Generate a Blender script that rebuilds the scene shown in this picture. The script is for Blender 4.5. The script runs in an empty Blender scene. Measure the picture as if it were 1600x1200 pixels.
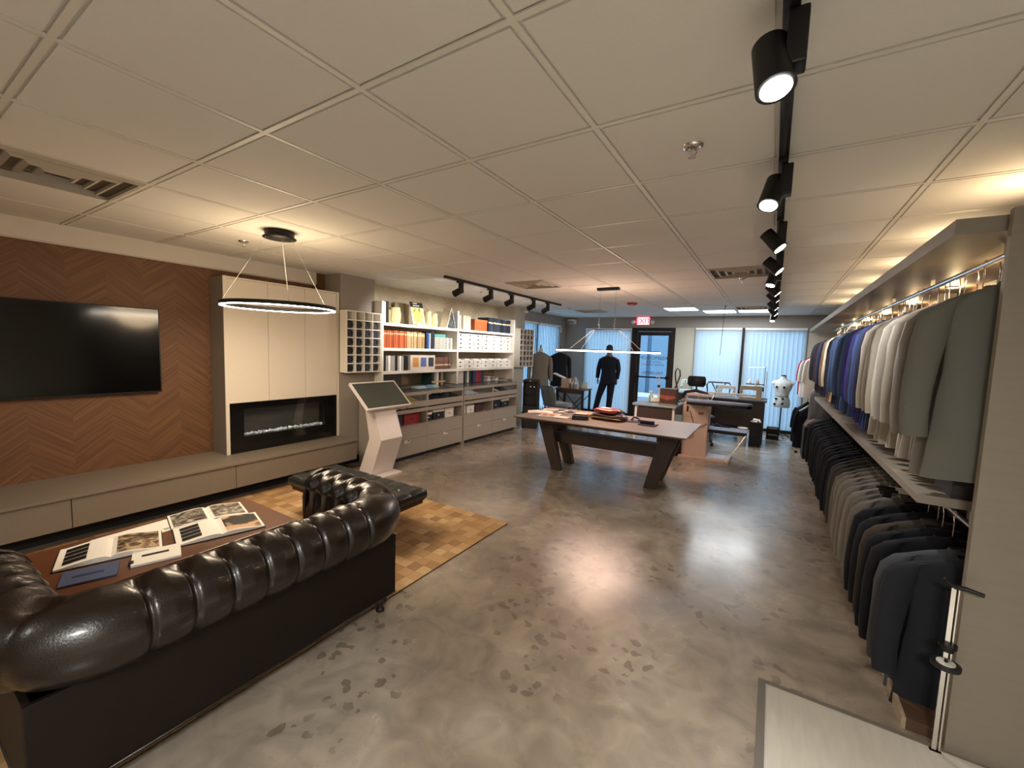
import bpy, bmesh, math, random
from mathutils import Vector, Matrix
random.seed(7)
C = bpy.context.scene.collection
PI = math.pi
# ------------------------------------------------------------------ camera, world, exposure
CAMZ = 1.578
F, YAW, PIT, ROL = 652.0, 0.5553, -0.0848, 0.0335
fw = Vector((-math.sin(YAW)*math.cos(PIT), math.cos(YAW)*math.cos(PIT), math.sin(PIT)))
rt = Vector((math.cos(YAW), math.sin(YAW), 0)); up = rt.cross(fw)
r2 = math.cos(ROL)*rt + math.sin(ROL)*up; u2 = -math.sin(ROL)*rt + math.cos(ROL)*up
cam_d = bpy.data.cameras.new('camera'); cam = bpy.data.objects.new('camera', cam_d); C.objects.link(cam)
M = Matrix.Identity(4)
for i in range(3):
    M[i][0] = r2[i]; M[i][1] = u2[i]; M[i][2] = -fw[i]
M[0][3], M[1][3], M[2][3] = 0, 0, CAMZ
cam.matrix_world = M
cam_d.sensor_width = 36; cam_d.lens = F/1600*36; cam_d.clip_start = 0.02; cam_d.clip_end = 200
S = bpy.context.scene
S.camera = cam
S.view_settings.view_transform = 'Standard'; S.view_settings.look = 'None'
S.view_settings.gamma = 1; S.view_settings.use_curve_mapping = False
S.view_settings.exposure = 0.88
S.cycles.use_denoising = True
S.cycles.max_bounces = 6; S.cycles.diffuse_bounces = 4; S.cycles.glossy_bounces = 3
S.cycles.transmission_bounces = 6; S.cycles.transparent_max_bounces = 8
S.cycles.caustics_reflective = False; S.cycles.caustics_refractive = False
S.cycles.sample_clamp_indirect = 4
W = bpy.data.worlds.new('world'); S.world = W; W.use_nodes = True
bgn = W.node_tree.nodes['Background']
bgn.inputs[0].default_value = (0.50, 0.76, 1.0, 1); bgn.inputs[1].default_value = 2.3

def light(kind, loc, energy, color=(1, .9, .78), size=.3, size_y=None, aim=None, spot=None, name='light', blend=.6):
    d = bpy.data.lights.new(name, kind); d.energy = energy; d.color = color
    if kind == 'AREA':
        d.size = size
        if size_y: d.shape = 'RECTANGLE'; d.size_y = size_y
    else:
        d.shadow_soft_size = size
    if kind == 'SPOT': d.spot_size = spot; d.spot_blend = blend
    o = bpy.data.objects.new(name, d); C.objects.link(o); o.location = loc
    if aim is not None:
        o.rotation_euler = (Vector(aim)-Vector(loc)).to_track_quat('-Z', 'Y').to_euler()
    return o
WARM = (1, .82, .6); NEUT = (1, .98, .95); COOL = (.86, .94, 1.0)
# lamps of the recessed panels by the shopfront, then added fill behind the camera
for (x, y, e) in ((-1.56, 8.65, 10), (-.94, 9.52, 6), (-.33, 9.52, 6)):
    light('AREA', (x, y, 2.415), e, COOL, .58, .58, aim=(x, y, 0), name='panel_and_fill_lamp')
for (x, y, e) in ((.3, -1.3, 60), (-2.6, -1.6, 7)):  # unseen fill lamps, added to brighten the near floor and ceiling
    light('AREA', (x, y, 2.40), e, (1, .98, .94), .58, .58, aim=(x, y, 0), name='panel_and_fill_lamp')

# ------------------------------------------------------------------ helpers
class MB:
    def __init__(s): s.v = []; s.f = []; s.sm = []
    def add(s, vs, fs, smooth=False):
        b = len(s.v); s.v += [tuple(v) for v in vs]
        s.f += [tuple(b+i for i in f) for f in fs]; s.sm += [smooth]*len(fs); return s
    def box(s, x0, y0, z0, x1, y1, z1, m=None):
        x0, x1 = min(x0, x1), max(x0, x1); y0, y1 = min(y0, y1), max(y0, y1); z0, z1 = min(z0, z1), max(z0, z1)
        vs = [Vector(p) for p in ((x0,y0,z0),(x1,y0,z0),(x1,y1,z0),(x0,y1,z0),(x0,y0,z1),(x1,y0,z1),(x1,y1,z1),(x0,y1,z1))]
        if m is not None: vs = [m @ v for v in vs]
        return s.add(vs, [(0,3,2,1),(4,5,6,7),(0,1,5,4),(1,2,6,5),(2,3,7,6),(3,0,4,7)])
    def cyl(s, p0, p1, r0, r1=None, n=16, caps=True, smooth=True):
        if r1 is None: r1 = r0
        p0 = Vector(p0); p1 = Vector(p1); d = (p1-p0).normalized()
        a = d.orthogonal().normalized(); b = d.cross(a)
        vs = []
        for p, r in ((p0, r0), (p1, r1)):
            vs += [p + (a*math.cos(2*PI*i/n) + b*math.sin(2*PI*i/n))*r for i in range(n)]
        s.add(vs, [(i, (i+1) % n, n+(i+1) % n, n+i) for i in range(n)], smooth)
        if caps: s.add(vs[:n], [tuple(reversed(range(n)))]); s.add(vs[n:], [tuple(range(n))])
        return s
    def lathe(s, prof, c=(0,0,0), n=20, smooth=True, sx=1, sy=1):
        vs = [(c[0]+r*sx*math.cos(2*PI*i/n), c[1]+r*sy*math.sin(2*PI*i/n), c[2]+z) for r, z in prof for i in range(n)]
        fs = [(j*n+i, j*n+(i+1) % n, (j+1)*n+(i+1) % n, (j+1)*n+i) for j in range(len(prof)-1) for i in range(n)]
        s.add(vs, fs, smooth)
        if prof[0][0] > 1e-4: s.add(vs[:n], [tuple(reversed(range(n)))])
        if prof[-1][0] > 1e-4: s.add(vs[-n:], [tuple(range(n))])
        return s
    def tube(s, pts, r, n=8, closed=False, smooth=True):
        pts = [Vector(p) for p in pts]; m = len(pts); rs = r if isinstance(r, (list, tuple)) else [r]*m
        vs = []; a = None
        for i, p in enumerate(pts):
            if closed: d = pts[(i+1) % m]-pts[i-1]
            else: d = pts[min(i+1, m-1)]-pts[max(i-1, 0)]
            d.normalize()
            a = d.orthogonal().normalized() if a is None else (a-d*a.dot(d)).normalized()
            b = d.cross(a)
            vs += [p+(a*math.cos(2*PI*k/n)+b*math.sin(2*PI*k/n))*rs[i] for k in range(n)]
        R_ = m if closed else m-1
        s.add(vs, [(j*n+i, j*n+(i+1) % n, ((j+1) % m)*n+(i+1) % n, ((j+1) % m)*n+i) for j in range(R_) for i in range(n)], smooth)
        if not closed: s.add(vs[:n], [tuple(reversed(range(n)))]); s.add(vs[-n:], [tuple(range(n))])
        return s
    def rings(s, rs, smooth=True, caps=True, closed=True):
        n = len(rs[0]); vs = [p for r in rs for p in r]
        s.add(vs, [(j*n+i, j*n+(i+1) % n, (j+1)*n+(i+1) % n, (j+1)*n+i) for j in range(len(rs)-1) for i in range(n if closed else n-1)], smooth)
        if caps: s.add(rs[0], [tuple(reversed(range(n)))]); s.add(rs[-1], [tuple(range(n))])
        return s
    def prism(s, poly, axis, a, b, smooth=False):
        def P(u, v, w):
            return {'x': (w, u, v), 'y': (u, w, v), 'z': (u, v, w)}[axis]
        n = len(poly); vs = [P(u, v, a) for u, v in poly]+[P(u, v, b) for u, v in poly]
        s.add(vs, [(i, (i+1) % n, n+(i+1) % n, n+i) for i in range(n)], smooth)
        return s.add(vs, [tuple(reversed(range(n))), tuple(range(n, 2*n))])
    def grid(s, nu, nv, fn, smooth=True):
        vs = [fn(i/nu, j/nv) for j in range(nv+1) for i in range(nu+1)]
        return s.add(vs, [(j*(nu+1)+i, j*(nu+1)+i+1, (j+1)*(nu+1)+i+1, (j+1)*(nu+1)+i) for j in range(nv) for i in range(nu)], smooth)
    def build(s, name, m, parent=None, bevel=0, loc=None, solid=0):
        me = bpy.data.meshes.new(name); me.from_pydata(s.v, [], s.f)
        me.polygons.foreach_set('use_smooth', s.sm)
        bm = bmesh.new(); bm.from_mesh(me)
        if bevel:
            bmesh.ops.remove_doubles(bm, verts=bm.verts, dist=1e-6)
            es = [e for e in bm.edges if len(e.link_faces) == 2 and e.calc_face_angle(0) > .6]
            bmesh.ops.bevel(bm, geom=es, offset=bevel, segments=2, affect='EDGES', profile=.6, clamp_overlap=True)
        bmesh.ops.recalc_face_normals(bm, faces=bm.faces); bm.to_mesh(me); bm.free()
        if m is not None: me.materials.append(m)
        o = bpy.data.objects.new(name, me); C.objects.link(o)
        if parent: o.parent = parent
        if loc: o.location = loc
        if solid:
            md = o.modifiers.new('solid', 'SOLIDIFY'); md.thickness = solid; md.offset = 0
        return o
def B(*a, m=None): return MB().box(*a, m=m)
def tag(o, label=None, cat=None, group=None, kind=None):
    if label: o['label'] = label
    if cat: o['category'] = cat
    if group: o['group'] = group
    if kind: o['kind'] = kind
    return o
def thing(name, label, cat, loc=(0,0,0), rz=0, group=None):
    o = bpy.data.objects.new(name, None); C.objects.link(o); o.location = loc; o.rotation_euler = (0, 0, rz)
    o.empty_display_size = .05
    return tag(o, label, cat, group)
def struct(name, mb, m, label=None, bevel=0): return tag(mb.build(name, m, bevel=bevel), label, kind='structure')
def part(name, mb, m, p, bevel=0, **k): return mb.build(name, m, p, bevel=bevel, **k)
def inst(src, name, parent=None, loc=None, rot=None, m=None, scale=None):
    o = src.copy(); o.name = name; C.objects.link(o); o.parent = parent
    if loc is not None: o.location = loc
    if rot is not None: o.rotation_euler = rot
    if scale is not None: o.scale = scale
    if m is not None: setm(o, m)
    return o
def setm(o, m):
    o.material_slots[0].link = 'OBJECT'; o.material_slots[0].material = m
def kids(o): return [c for c in bpy.data.objects if c.parent == o]
def dup(root, loc, rz=None, label=None, group=None, cs=None, m=None):
    r = root.copy(); C.objects.link(r); r.location = loc
    if rz is not None: r.rotation_euler = (0, 0, rz)
    if label: r['label'] = label
    if group: r['group'] = group
    for ch in (cs if cs is not None else kids(root)):
        c = ch.copy(); C.objects.link(c); c.parent = r
        if m and ch.name.split('.')[0] in m: setm(c, m[ch.name.split('.')[0]])
    return r
def Rm(c, rx=0, ry=0, rz=0):
    from mathutils import Euler
    return Matrix.Translation(c) @ Euler((rx, ry, rz)).to_matrix().to_4x4()

# ------------------------------------------------------------------ materials
def hx(h):
    c = [int(h[i:i+2], 16)/255 for i in (0, 2, 4)]
    return tuple(x/12.92 if x <= .04045 else ((x+.055)/1.055)**2.4 for x in c)
def mat(name, col, rough=.6, metal=0, var=.12, scale=20, bump=0, bscale=80, coat=0, emit=0, ecol=None, stretch=None, alpha=1, spec=.5, detail=4, sheen=0):
    m = bpy.data.materials.new(name); m.use_nodes = True; nt = m.node_tree; N = nt.nodes; L = nt.links
    b = N['Principled BSDF']
    if isinstance(col, str): col = hx(col)
    b.inputs['Roughness'].default_value = rough; b.inputs['Metallic'].default_value = metal
    b.inputs['Specular IOR Level'].default_value = spec
    if coat: b.inputs['Coat Weight'].default_value = coat; b.inputs['Coat Roughness'].default_value = .12
    if sheen: b.inputs['Sheen Weight'].default_value = sheen; b.inputs['Sheen Roughness'].default_value = .5
    if emit: b.inputs['Emission Strength'].default_value = emit; b.inputs['Emission Color'].default_value = (*(ecol or col), 1)
    tc = N.new('ShaderNodeTexCoord'); mp = N.new('ShaderNodeMapping'); L.new(tc.outputs['Object'], mp.inputs[0])
    if stretch: mp.inputs['Scale'].default_value = stretch
    nz = N.new('ShaderNodeTexNoise'); nz.inputs['Scale'].default_value = scale; nz.inputs['Detail'].default_value = detail
    L.new(mp.outputs[0], nz.inputs['Vector'])
    mx = N.new('ShaderNodeMix'); mx.data_type = 'RGBA'
    mx.inputs[6].default_value = (*[c*(1-var) for c in col], 1); mx.inputs[7].default_value = (*[min(1, c*(1+var)) for c in col], 1)
    L.new(nz.outputs['Fac'], mx.inputs[0]); L.new(mx.outputs[2], b.inputs['Base Color'])
    if bump:
        n2 = N.new('ShaderNodeTexNoise'); n2.inputs['Scale'].default_value = bscale; n2.inputs['Detail'].default_value = 3
        L.new(mp.outputs[0], n2.inputs['Vector'])
        bp = N.new('ShaderNodeBump'); bp.inputs['Strength'].default_value = bump; bp.inputs['Distance'].default_value = .01
        L.new(n2.outputs['Fac'], bp.inputs['Height']); L.new(bp.outputs[0], b.inputs['Normal'])
    return m
def glow(name, col, st):
    m = bpy.data.materials.new(name); m.use_nodes = True; N = m.node_tree.nodes; L = m.node_tree.links
    b = N['Principled BSDF']; b.inputs['Base Color'].default_value = (*[min(1, c) for c in col], 1)
    b.inputs['Emission Color'].default_value = (*col, 1); b.inputs['Emission Strength'].default_value = st
    return m
def ramp(N, els):
    r = N.new('ShaderNodeValToRGB'); e = r.color_ramp.elements
    while len(e) < len(els): e.new(.5)
    for i, (p, c) in enumerate(els):
        e[i].position = p; e[i].color = (*(hx(c) if isinstance(c, str) else c), 1)
    return r
def concrete():
    m = bpy.data.materials.new('polished_concrete'); m.use_nodes = True; nt = m.node_tree; N = nt.nodes; L = nt.links
    b = N['Principled BSDF']; tc = N.new('ShaderNodeTexCoord')
    def noise(sc, d=5, dist=0):
        n = N.new('ShaderNodeTexNoise'); n.inputs['Scale'].default_value = sc; n.inputs['Detail'].default_value = d
        n.inputs['Distortion'].default_value = dist; L.new(tc.outputs['Object'], n.inputs['Vector']); return n
    a = noise(.9, 7, .8); r = ramp(N, ((.3, '84786b'), (.48, 'ab9f8f'), (.6, 'c2b8aa'), (.75, '8b7867')))
    L.new(a.outputs['Fac'], r.inputs[0])
    c = noise(5, 8, 1.2); r2_ = ramp(N, ((.35, '98918a'), (.62, 'd9d2c8')))
    L.new(c.outputs['Fac'], r2_.inputs[0])
    mx = N.new('ShaderNodeMix'); mx.data_type = 'RGBA'; mx.blend_type = 'MULTIPLY'; mx.inputs[0].default_value = .65
    L.new(r.outputs[0], mx.inputs[6]); L.new(r2_.outputs[0], mx.inputs[7])
    # drip stains: small worn spots gathered in patches
    vd = noise(11, 4); ms = N.new('ShaderNodeVectorMath'); ms.operation = 'MULTIPLY_ADD'
    L.new(vd.outputs['Color'], ms.inputs[0]); ms.inputs[1].default_value = (.12, .12, 0); L.new(tc.outputs['Object'], ms.inputs[2])
    vo = N.new('ShaderNodeTexVoronoi'); vo.inputs['Scale'].default_value = 13; L.new(ms.outputs[0], vo.inputs['Vector'])
    vo.inputs['Randomness'].default_value = 1
    sp = N.new('ShaderNodeMath'); sp.operation = 'LESS_THAN'; L.new(vo.outputs['Distance'], sp.inputs[0])
    sz = noise(9, 1); szm = N.new('ShaderNodeMath'); szm.operation = 'MULTIPLY'; szm.inputs[1].default_value = .60; L.new(sz.outputs['Fac'], szm.inputs[0])
    L.new(szm.outputs[0], sp.inputs[1])
    pm = noise(1.3, 2); pr = ramp(N, ((.49, (0,0,0)), (.55, (1,1,1)))); L.new(pm.outputs['Fac'], pr.inputs[0])
    mu = N.new('ShaderNodeMath'); mu.operation = 'MULTIPLY'; L.new(sp.outputs[0], mu.inputs[0]); L.new(pr.outputs[0], mu.inputs[1])
    m3 = N.new('ShaderNodeMath'); m3.operation = 'MULTIPLY'; m3.inputs[1].default_value = .5; L.new(mu.outputs[0], m3.inputs[0])
    mx2 = N.new('ShaderNodeMix'); mx2.data_type = 'RGBA'; mx2.inputs[7].default_value = (*hx('4a3a2c'), 1)
    L.new(m3.outputs[0], mx2.inputs[0]); L.new(mx.outputs[2], mx2.inputs[6]); L.new(mx2.outputs[2], b.inputs['Base Color'])
    rr = noise(2.2, 5); mr = N.new('ShaderNodeMapRange'); mr.inputs[3].default_value = .15; mr.inputs[4].default_value = .38
    L.new(rr.outputs['Fac'], mr.inputs[0]); L.new(mr.outputs[0], b.inputs['Roughness'])
    bp = N.new('ShaderNodeBump'); bp.inputs['Strength'].default_value = .08; bn = noise(6, 3)
    L.new(bn.outputs['Fac'], bp.inputs['Height']); L.new(bp.outputs[0], b.inputs['Normal'])
    b.inputs['Specular IOR Level'].default_value = .65
    b.inputs['Coat Weight'].default_value = .25; b.inputs['Coat Roughness'].default_value = .2
    return m
def chevron(name, c0, c1, c2, per=.36, rough=.6):
    m = bpy.data.materials.new(name); m.use_nodes = True; nt = m.node_tree; N = nt.nodes; L = nt.links
    b = N['Principled BSDF']; tc = N.new('ShaderNodeTexCoord'); sx = N.new('ShaderNodeSeparateXYZ'); L.new(tc.outputs['Object'], sx.inputs[0])
    def mth(op, a, v=None, w=None):
        n = N.new('ShaderNodeMath'); n.operation = op
        for i, x in enumerate((a, v, w)):
            if x is None: continue
            if isinstance(x, (int, float)): n.inputs[i].default_value = x
            else: L.new(x, n.inputs[i])
        return n.outputs[0]
    y = mth('DIVIDE', sx.outputs['Y'], per); fr = mth('FRACT', y); tri = mth('ABSOLUTE', mth('SUBTRACT', fr, .5))
    h = mth('ADD', sx.outputs['Z'], mth('MULTIPLY', tri, per*.8))
    cv = N.new('ShaderNodeCombineXYZ'); L.new(mth('MULTIPLY', h, 34), cv.inputs[0]); L.new(mth('FLOOR', mth('MULTIPLY', y, 2)), cv.inputs[1])
    L.new(mth('MULTIPLY', tri, .8), cv.inputs[2])
    nz = N.new('ShaderNodeTexNoise'); nz.inputs['Scale'].default_value = 1.4; nz.inputs['Detail'].default_value = 5; L.new(cv.outputs[0], nz.inputs['Vector'])
    r = ramp(N, ((.3, c0), (.5, c1), (.72, c2))); L.new(nz.outputs['Fac'], r.inputs[0]); L.new(r.outputs[0], b.inputs['Base Color'])
    b.inputs['Roughness'].default_value = rough
    bp = N.new('ShaderNodeBump'); bp.inputs['Strength'].default_value = .25; bp.inputs['Distance'].default_value = .004
    L.new(nz.outputs['Fac'], bp.inputs['Height']); L.new(bp.outputs[0], b.inputs['Normal'])
    return m
def stripes(name, c0, c1, axis='X', freq=40, rough=.7, thr=.5, jitter=0.0):
    m = bpy.data.materials.new(name); m.use_nodes = True; nt = m.node_tree; N = nt.nodes; L = nt.links
    b = N['Principled BSDF']; tc = N.new('ShaderNodeTexCoord'); w = N.new('ShaderNodeTexWave'); w.bands_direction = axis
    w.inputs['Scale'].default_value = freq; w.inputs['Distortion'].default_value = jitter; L.new(tc.outputs['Object'], w.inputs['Vector'])
    r = ramp(N, ((thr, c0), (min(1, thr+.04), c1))); L.new(w.outputs['Fac'], r.inputs[0]); L.new(r.outputs[0], b.inputs['Base Color'])
    b.inputs['Roughness'].default_value = rough; return m
def picture(name, els, scale=6, rough=.4, dist=1.5):
    m = bpy.data.materials.new(name); m.use_nodes = True; nt = m.node_tree; N = nt.nodes; L = nt.links
    b = N['Principled BSDF']; tc = N.new('ShaderNodeTexCoord'); n = N.new('ShaderNodeTexNoise'); n.inputs['Scale'].default_value = scale
    n.inputs['Detail'].default_value = 5; n.inputs['Distortion'].default_value = dist; L.new(tc.outputs['Object'], n.inputs['Vector'])
    r = ramp(N, els); L.new(n.outputs['Fac'], r.inputs[0]); L.new(r.outputs[0], b.inputs['Base Color']); b.inputs['Roughness'].default_value = rough
    return m
def glass_mat(name='clear_glass', tint=(.93, .97, 1), gl=.12):
    m = bpy.data.materials.new(name); m.use_nodes = True; nt = m.node_tree; N = nt.nodes; L = nt.links
    N.remove(N['Principled BSDF']); o = N['Material Output']
    t = N.new('ShaderNodeBsdfTransparent'); t.inputs[0].default_value = (*tint, 1)
    g = N.new('ShaderNodeBsdfGlossy'); g.inputs['Roughness'].default_value = .02
    mx = N.new('ShaderNodeMixShader'); lw = N.new('ShaderNodeLayerWeight'); lw.inputs[0].default_value = .12
    mm = N.new('ShaderNodeMath'); mm.operation = 'MULTIPLY_ADD'; mm.inputs[1].default_value = .35; mm.inputs[2].default_value = gl*.3
    L.new(lw.outputs['Fresnel'], mm.inputs[0]); L.new(mm.outputs[0], mx.inputs[0])
    L.new(t.outputs[0], mx.inputs[1]); L.new(g.outputs[0], mx.inputs[2]); L.new(mx.outputs[0], o.inputs[0]); return m
def translucent(name, col, tcol, fac=.5):
    m = bpy.data.materials.new(name); m.use_nodes = True; nt = m.node_tree; N = nt.nodes; L = nt.links
    N.remove(N['Principled BSDF']); o = N['Material Output']
    d = N.new('ShaderNodeBsdfDiffuse'); d.inputs[0].default_value = (*col, 1)
    t = N.new('ShaderNodeBsdfTranslucent'); t.inputs[0].default_value = (*tcol, 1)
    mx = N.new('ShaderNodeMixShader'); mx.inputs[0].default_value = fac
    tc = N.new('ShaderNodeTexCoord'); nz = N.new('ShaderNodeTexNoise'); nz.inputs['Scale'].default_value = 3; L.new(tc.outputs['Object'], nz.inputs['Vector'])
    mr = N.new('ShaderNodeMapRange'); mr.inputs[3].default_value = fac-.08; mr.inputs[4].default_value = fac+.08
    L.new(nz.outputs['Fac'], mr.inputs[0]); L.new(mr.outputs[0], mx.inputs[0])
    L.new(d.outputs[0], mx.inputs[1]); L.new(t.outputs[0], mx.inputs[2]); L.new(mx.outputs[0], o.inputs[0]); return m

m_floor = concrete()
m_tile = mat('ceiling_tile_board', (.76, .75, .72), .9, var=.05, scale=240, bump=.25, bscale=260)
m_tee = mat('ceiling_grid_metal', (.76, .74, .69), .5, var=.03)
m_wall = mat('taupe_wall_paint', '8f867c', .8, var=.04, scale=4, bump=.1, bscale=300)
m_wall2 = mat('grey_wall_paint', '98918a', .8, var=.04, scale=4, bump=.1, bscale=300)
m_wallw = mat('pale_wall_paint', 'b9b3a4', .8, var=.04, scale=4, bump=.1, bscale=300)
m_soffit = mat('white_paint', 'c9c2b8', .7, var=.03)
m_chev = chevron('brown_chevron_wallpaper', '553620', '664328', '74502f', .5)
m_chev2 = chevron('beige_chevron_wallpaper', 'a3957c', 'b3a58b', 'c2b497', .36)
m_black = mat('black_metal', '141313', .45, metal=.3, var=.1)
m_blackpl = mat('black_plastic', '17181a', .5, var=.1)
m_frame = mat('dark_bronze_frame', '231f1e', .4, metal=.5, var=.1)
m_white = mat('white_laminate', 'ece6da', .4, var=.02)
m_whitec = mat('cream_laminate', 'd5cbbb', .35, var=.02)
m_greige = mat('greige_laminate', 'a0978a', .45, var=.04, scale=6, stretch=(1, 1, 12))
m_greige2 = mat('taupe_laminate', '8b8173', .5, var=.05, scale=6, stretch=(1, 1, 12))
m_bench = mat('dark_taupe_laminate', '746a5d', .5, var=.05, scale=6, stretch=(1, 12, 1))
m_dark = mat('dark_recess', '1d1a18', .8)
m_screen = mat('black_glass_screen', '0a0a0b', .12, var=.05, spec=.6)
m_chrome = mat('chrome', (.8, .78, .75), .15, metal=1, var=.03)
m_glass = glass_mat()
m_leather = mat('dark_brown_leather', '170d08', .33, var=.25, scale=7, bump=.12, bscale=160, coat=.25)
m_leatherp = mat('dark_brown_leather_panel', '150c08', .6, var=.2, scale=7, bump=.1, bscale=160, spec=.3)
m_leatherb = mat('black_leather', '1b2120', .36, var=.15, scale=9, bump=.12, bscale=160, coat=.2)
m_redwood = mat('reddish_wood', '5c3620', .35, var=.3, scale=9, stretch=(9, .8, 4), coat=.2)
m_tablew = mat('grey_brown_wood', '8a7768', .4, var=.22, scale=7, stretch=(.8, 9, 4))
m_tabled = mat('dark_brown_wood', '3d302a', .5, var=.25, scale=7, stretch=(3, 3, .6))
m_rackw = mat('taupe_wood_grain', '867d70', .5, var=.08, scale=8, stretch=(1, 1, 8))
m_rackb = mat('brown_wood_grain', '553f30', .55, var=.2, scale=6, stretch=(1, .5, 8))
m_vinyl = mat('pale_wood_plank', 'bdb8ac', .45, var=.2, scale=5, stretch=(6, .8, 1))
m_paper = mat('white_paper', 'e4ded2', .6, var=.03)

# ------------------------------------------------------------------ structure
ZC = 2.44
struct('floor', B(-5.6, -2.6, -.1, 1.2, 10.45, 0), m_floor, 'polished concrete floor, brown and grey, mottled with drip stains')
XL, XW, YB, XR, YR = -4.95, -4.75, 10.3, 1.12, -2.5
struct('wall_left', B(XL-.1, YR, 0, XL, 3.34, ZC+.05), m_chev, 'brown chevron papered wall behind the television')
struct('trim_1', MB().prism([(XL, 2.285), (XL+.02, 2.285), (XL+.035, 2.30), (XL+.035, ZC+.05), (XL, ZC+.05)], 'y', YR, 3.2), m_soffit, 'white band along the top of the brown wall', bevel=.003)
struct('trim_2', B(XL-.1, 3.34, 0, -4.64, 3.87, ZC+.05), m_wall, 'taupe pier between fireplace cabinet and shelves')
struct('trim_3', B(XL-.15, 7.39, 0, -4.58, 7.82, ZC+.05), m_wallw, 'pale pier at the far end of the shelves')
struct('wall_alcove', B(-5.1, 3.87, 0, -4.98, 7.39, ZC+.05), m_chev2, 'beige chevron papered wall behind the shelves')
struct('wall_rear', B(-5.1, YR-.1, 0, 1.3, YR, ZC+.05), m_wall)
struct('wall_right', B(XR, YR, 0, XR+.1, YB, ZC+.05), m_wallw)
# left window wall
wl = MB(); wl.box(XW-.12, 7.82, 2.22, XW, YB, ZC+.05); wl.box(XW-.12, 9.93, 0, XW, YB, 2.22); wl.box(XW-.12, 7.82, 0, XW, 9.93, .08)
struct('wall_left_window', wl, m_wall2, 'grey wall round the side windows')
wb = MB()
wb.box(XW-.12, YB, 2.185, 1.3, YB+.12, ZC+.05); wb.box(XW-.12, YB, 0, -4.20, YB+.12, 2.185)
struct('wall_back', wb, m_wall2, 'grey wall over the shopfront windows')
wb = MB(); wb.box(-1.96, YB, 0, -1.54, YB+.12, 2.185); wb.box(.57, YB, 0, 1.3, YB+.12, 2.185)
struct('wall_back_pier', wb, m_wallw, 'pale wall pier right of the glazed door')
# windows
def win(n, x0, x1, label):
    f = MB(); y0, y1 = YB+.0, YB+.06; t = .05
    f.box(x0, y0, .0, x1, y1, .09); f.box(x0, y0, 2.135, x1, y1, 2.185); f.box(x0, y0, .09, x0+t, y1, 2.135); f.box(x1-t, y0, .09, x1, y1, 2.135)
    o = struct(f'window_{n}', f, m_frame, label, bevel=.002)
    part('pane', B(x0+t, YB+.03, .09, x1-t, YB+.036, 2.135), m_glass, o)
    return o
win(1, -4.20, -2.96, 'wide dark framed window behind the suited mannequin')
win(2, -1.54, -.57, 'dark framed window right of the door')
win(3, -.57, .57, 'dark framed window behind the white dress form')
f = MB()
for a, b_ in ((7.82, 7.88), (8.66, 8.74), (9.87, 9.93)): f.box(XW-.08, a, .08, XW-.0, b_, 2.22)
f.box(XW-.08, 7.88, .08, XW, 9.87, .14); f.box(XW-.08, 7.88, 2.17, XW, 9.87, 2.22)
o = struct('window_4', f, m_frame, 'side window with dark frame behind the two jacket forms')
part('pane', B(XW-.05, 7.88, .14, XW-.044, 8.66, 2.17), m_glass, o); part('pane', B(XW-.05, 8.74, .14, XW-.044, 9.87, 2.17), m_glass, o)
# door
d = MB(); x0, x1 = -2.96, -1.96
d.box(x0, YB, 0, x0+.13, YB+.07, 2.185); d.box(x1-.08, YB, 0, x1, YB+.07, 2.185); d.box(x0+.13, YB, 2.10, x1-.08, YB+.07, 2.185)
door = struct('door_1', d, m_frame, 'dark framed glazed entrance door under the exit sign', bevel=.002)
d = MB(); a, b_ = x0+.14, x1-.09
d.box(a, YB+.005, .02, b_, YB+.05, .22); d.box(a, YB+.005, 2.0, b_, YB+.05, 2.09); d.box(a, YB+.005, .22, a+.06, YB+.05, 2.0); d.box(b_-.06, YB+.005, .22, b_, YB+.05, 2.0)
part('door_leaf', d, m_frame, door, bevel=.002)
part('pane', B(a+.06, YB+.025, .22, b_-.06, YB+.031, 2.0), m_glass, door)
part('push_bar', MB().box(a+.0, YB-.05, .985, b_, YB-.02, 1.02).box(a, YB-.05, .96, a+.07, YB+.005, 1.05).box(b_-.07, YB-.05, .96, b_, YB+.005, 1.05), m_black, door, bevel=.003)
part('lock_box', B(a-.02, YB-.04, .82, a+.07, YB+.005, 1.1), m_frame, door, bevel=.004)
m_letter = mat('black_lettering', '101214', .5)
def text(name, s, size, loc, rot, m, parent, ext=.001, shear=0):
    c = bpy.data.curves.new(name, 'FONT'); c.body = s; c.size = size; c.align_x = 'CENTER'; c.align_y = 'CENTER'; c.extrude = ext; c.shear = shear
    c.materials.append(m)
    o = bpy.data.objects.new(name, c); C.objects.link(o)
    me = bpy.data.meshes.new_from_object(o); bpy.data.objects.remove(o); o = bpy.data.objects.new(name, me); C.objects.link(o)
    o.location = loc; o.rotation_euler = rot; o.parent = parent; return o
xm = (a+b_)/2
for s_, sz, z, sh in (('MASSIMO ROMA', .115, 1.46, 0), ('CUSTOM MADE', .05, 1.37, 0), ('SUITS & TUXEDOS', .062, 1.30, 0), ('TAILORING', .095, 1.10, 0)):
    text('door_lettering', s_, sz, (xm, YB+.036, z), (PI/2, 0, PI), m_letter, door)
# near floor strip and baseboard
struct('floor_entry', B(.085, -2.5, 0, XR, 2.27, .012), m_vinyl, 'pale wood plank floor of the entry, bottom right corner')
fe = bpy.data.objects['floor_entry']
struct('trim_4', MB().box(.055, -2.5, 0, .085, 2.29, .016).box(.085, 2.27, 0, .70, 2.29, .016), mat('dark_edge_strip', '6b655c', .5), 'dark edging strip round the pale plank floor')
struct('baseboard_left', B(-4.64, 3.34, 0, -4.625, 3.87, .09), m_dark)
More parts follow.
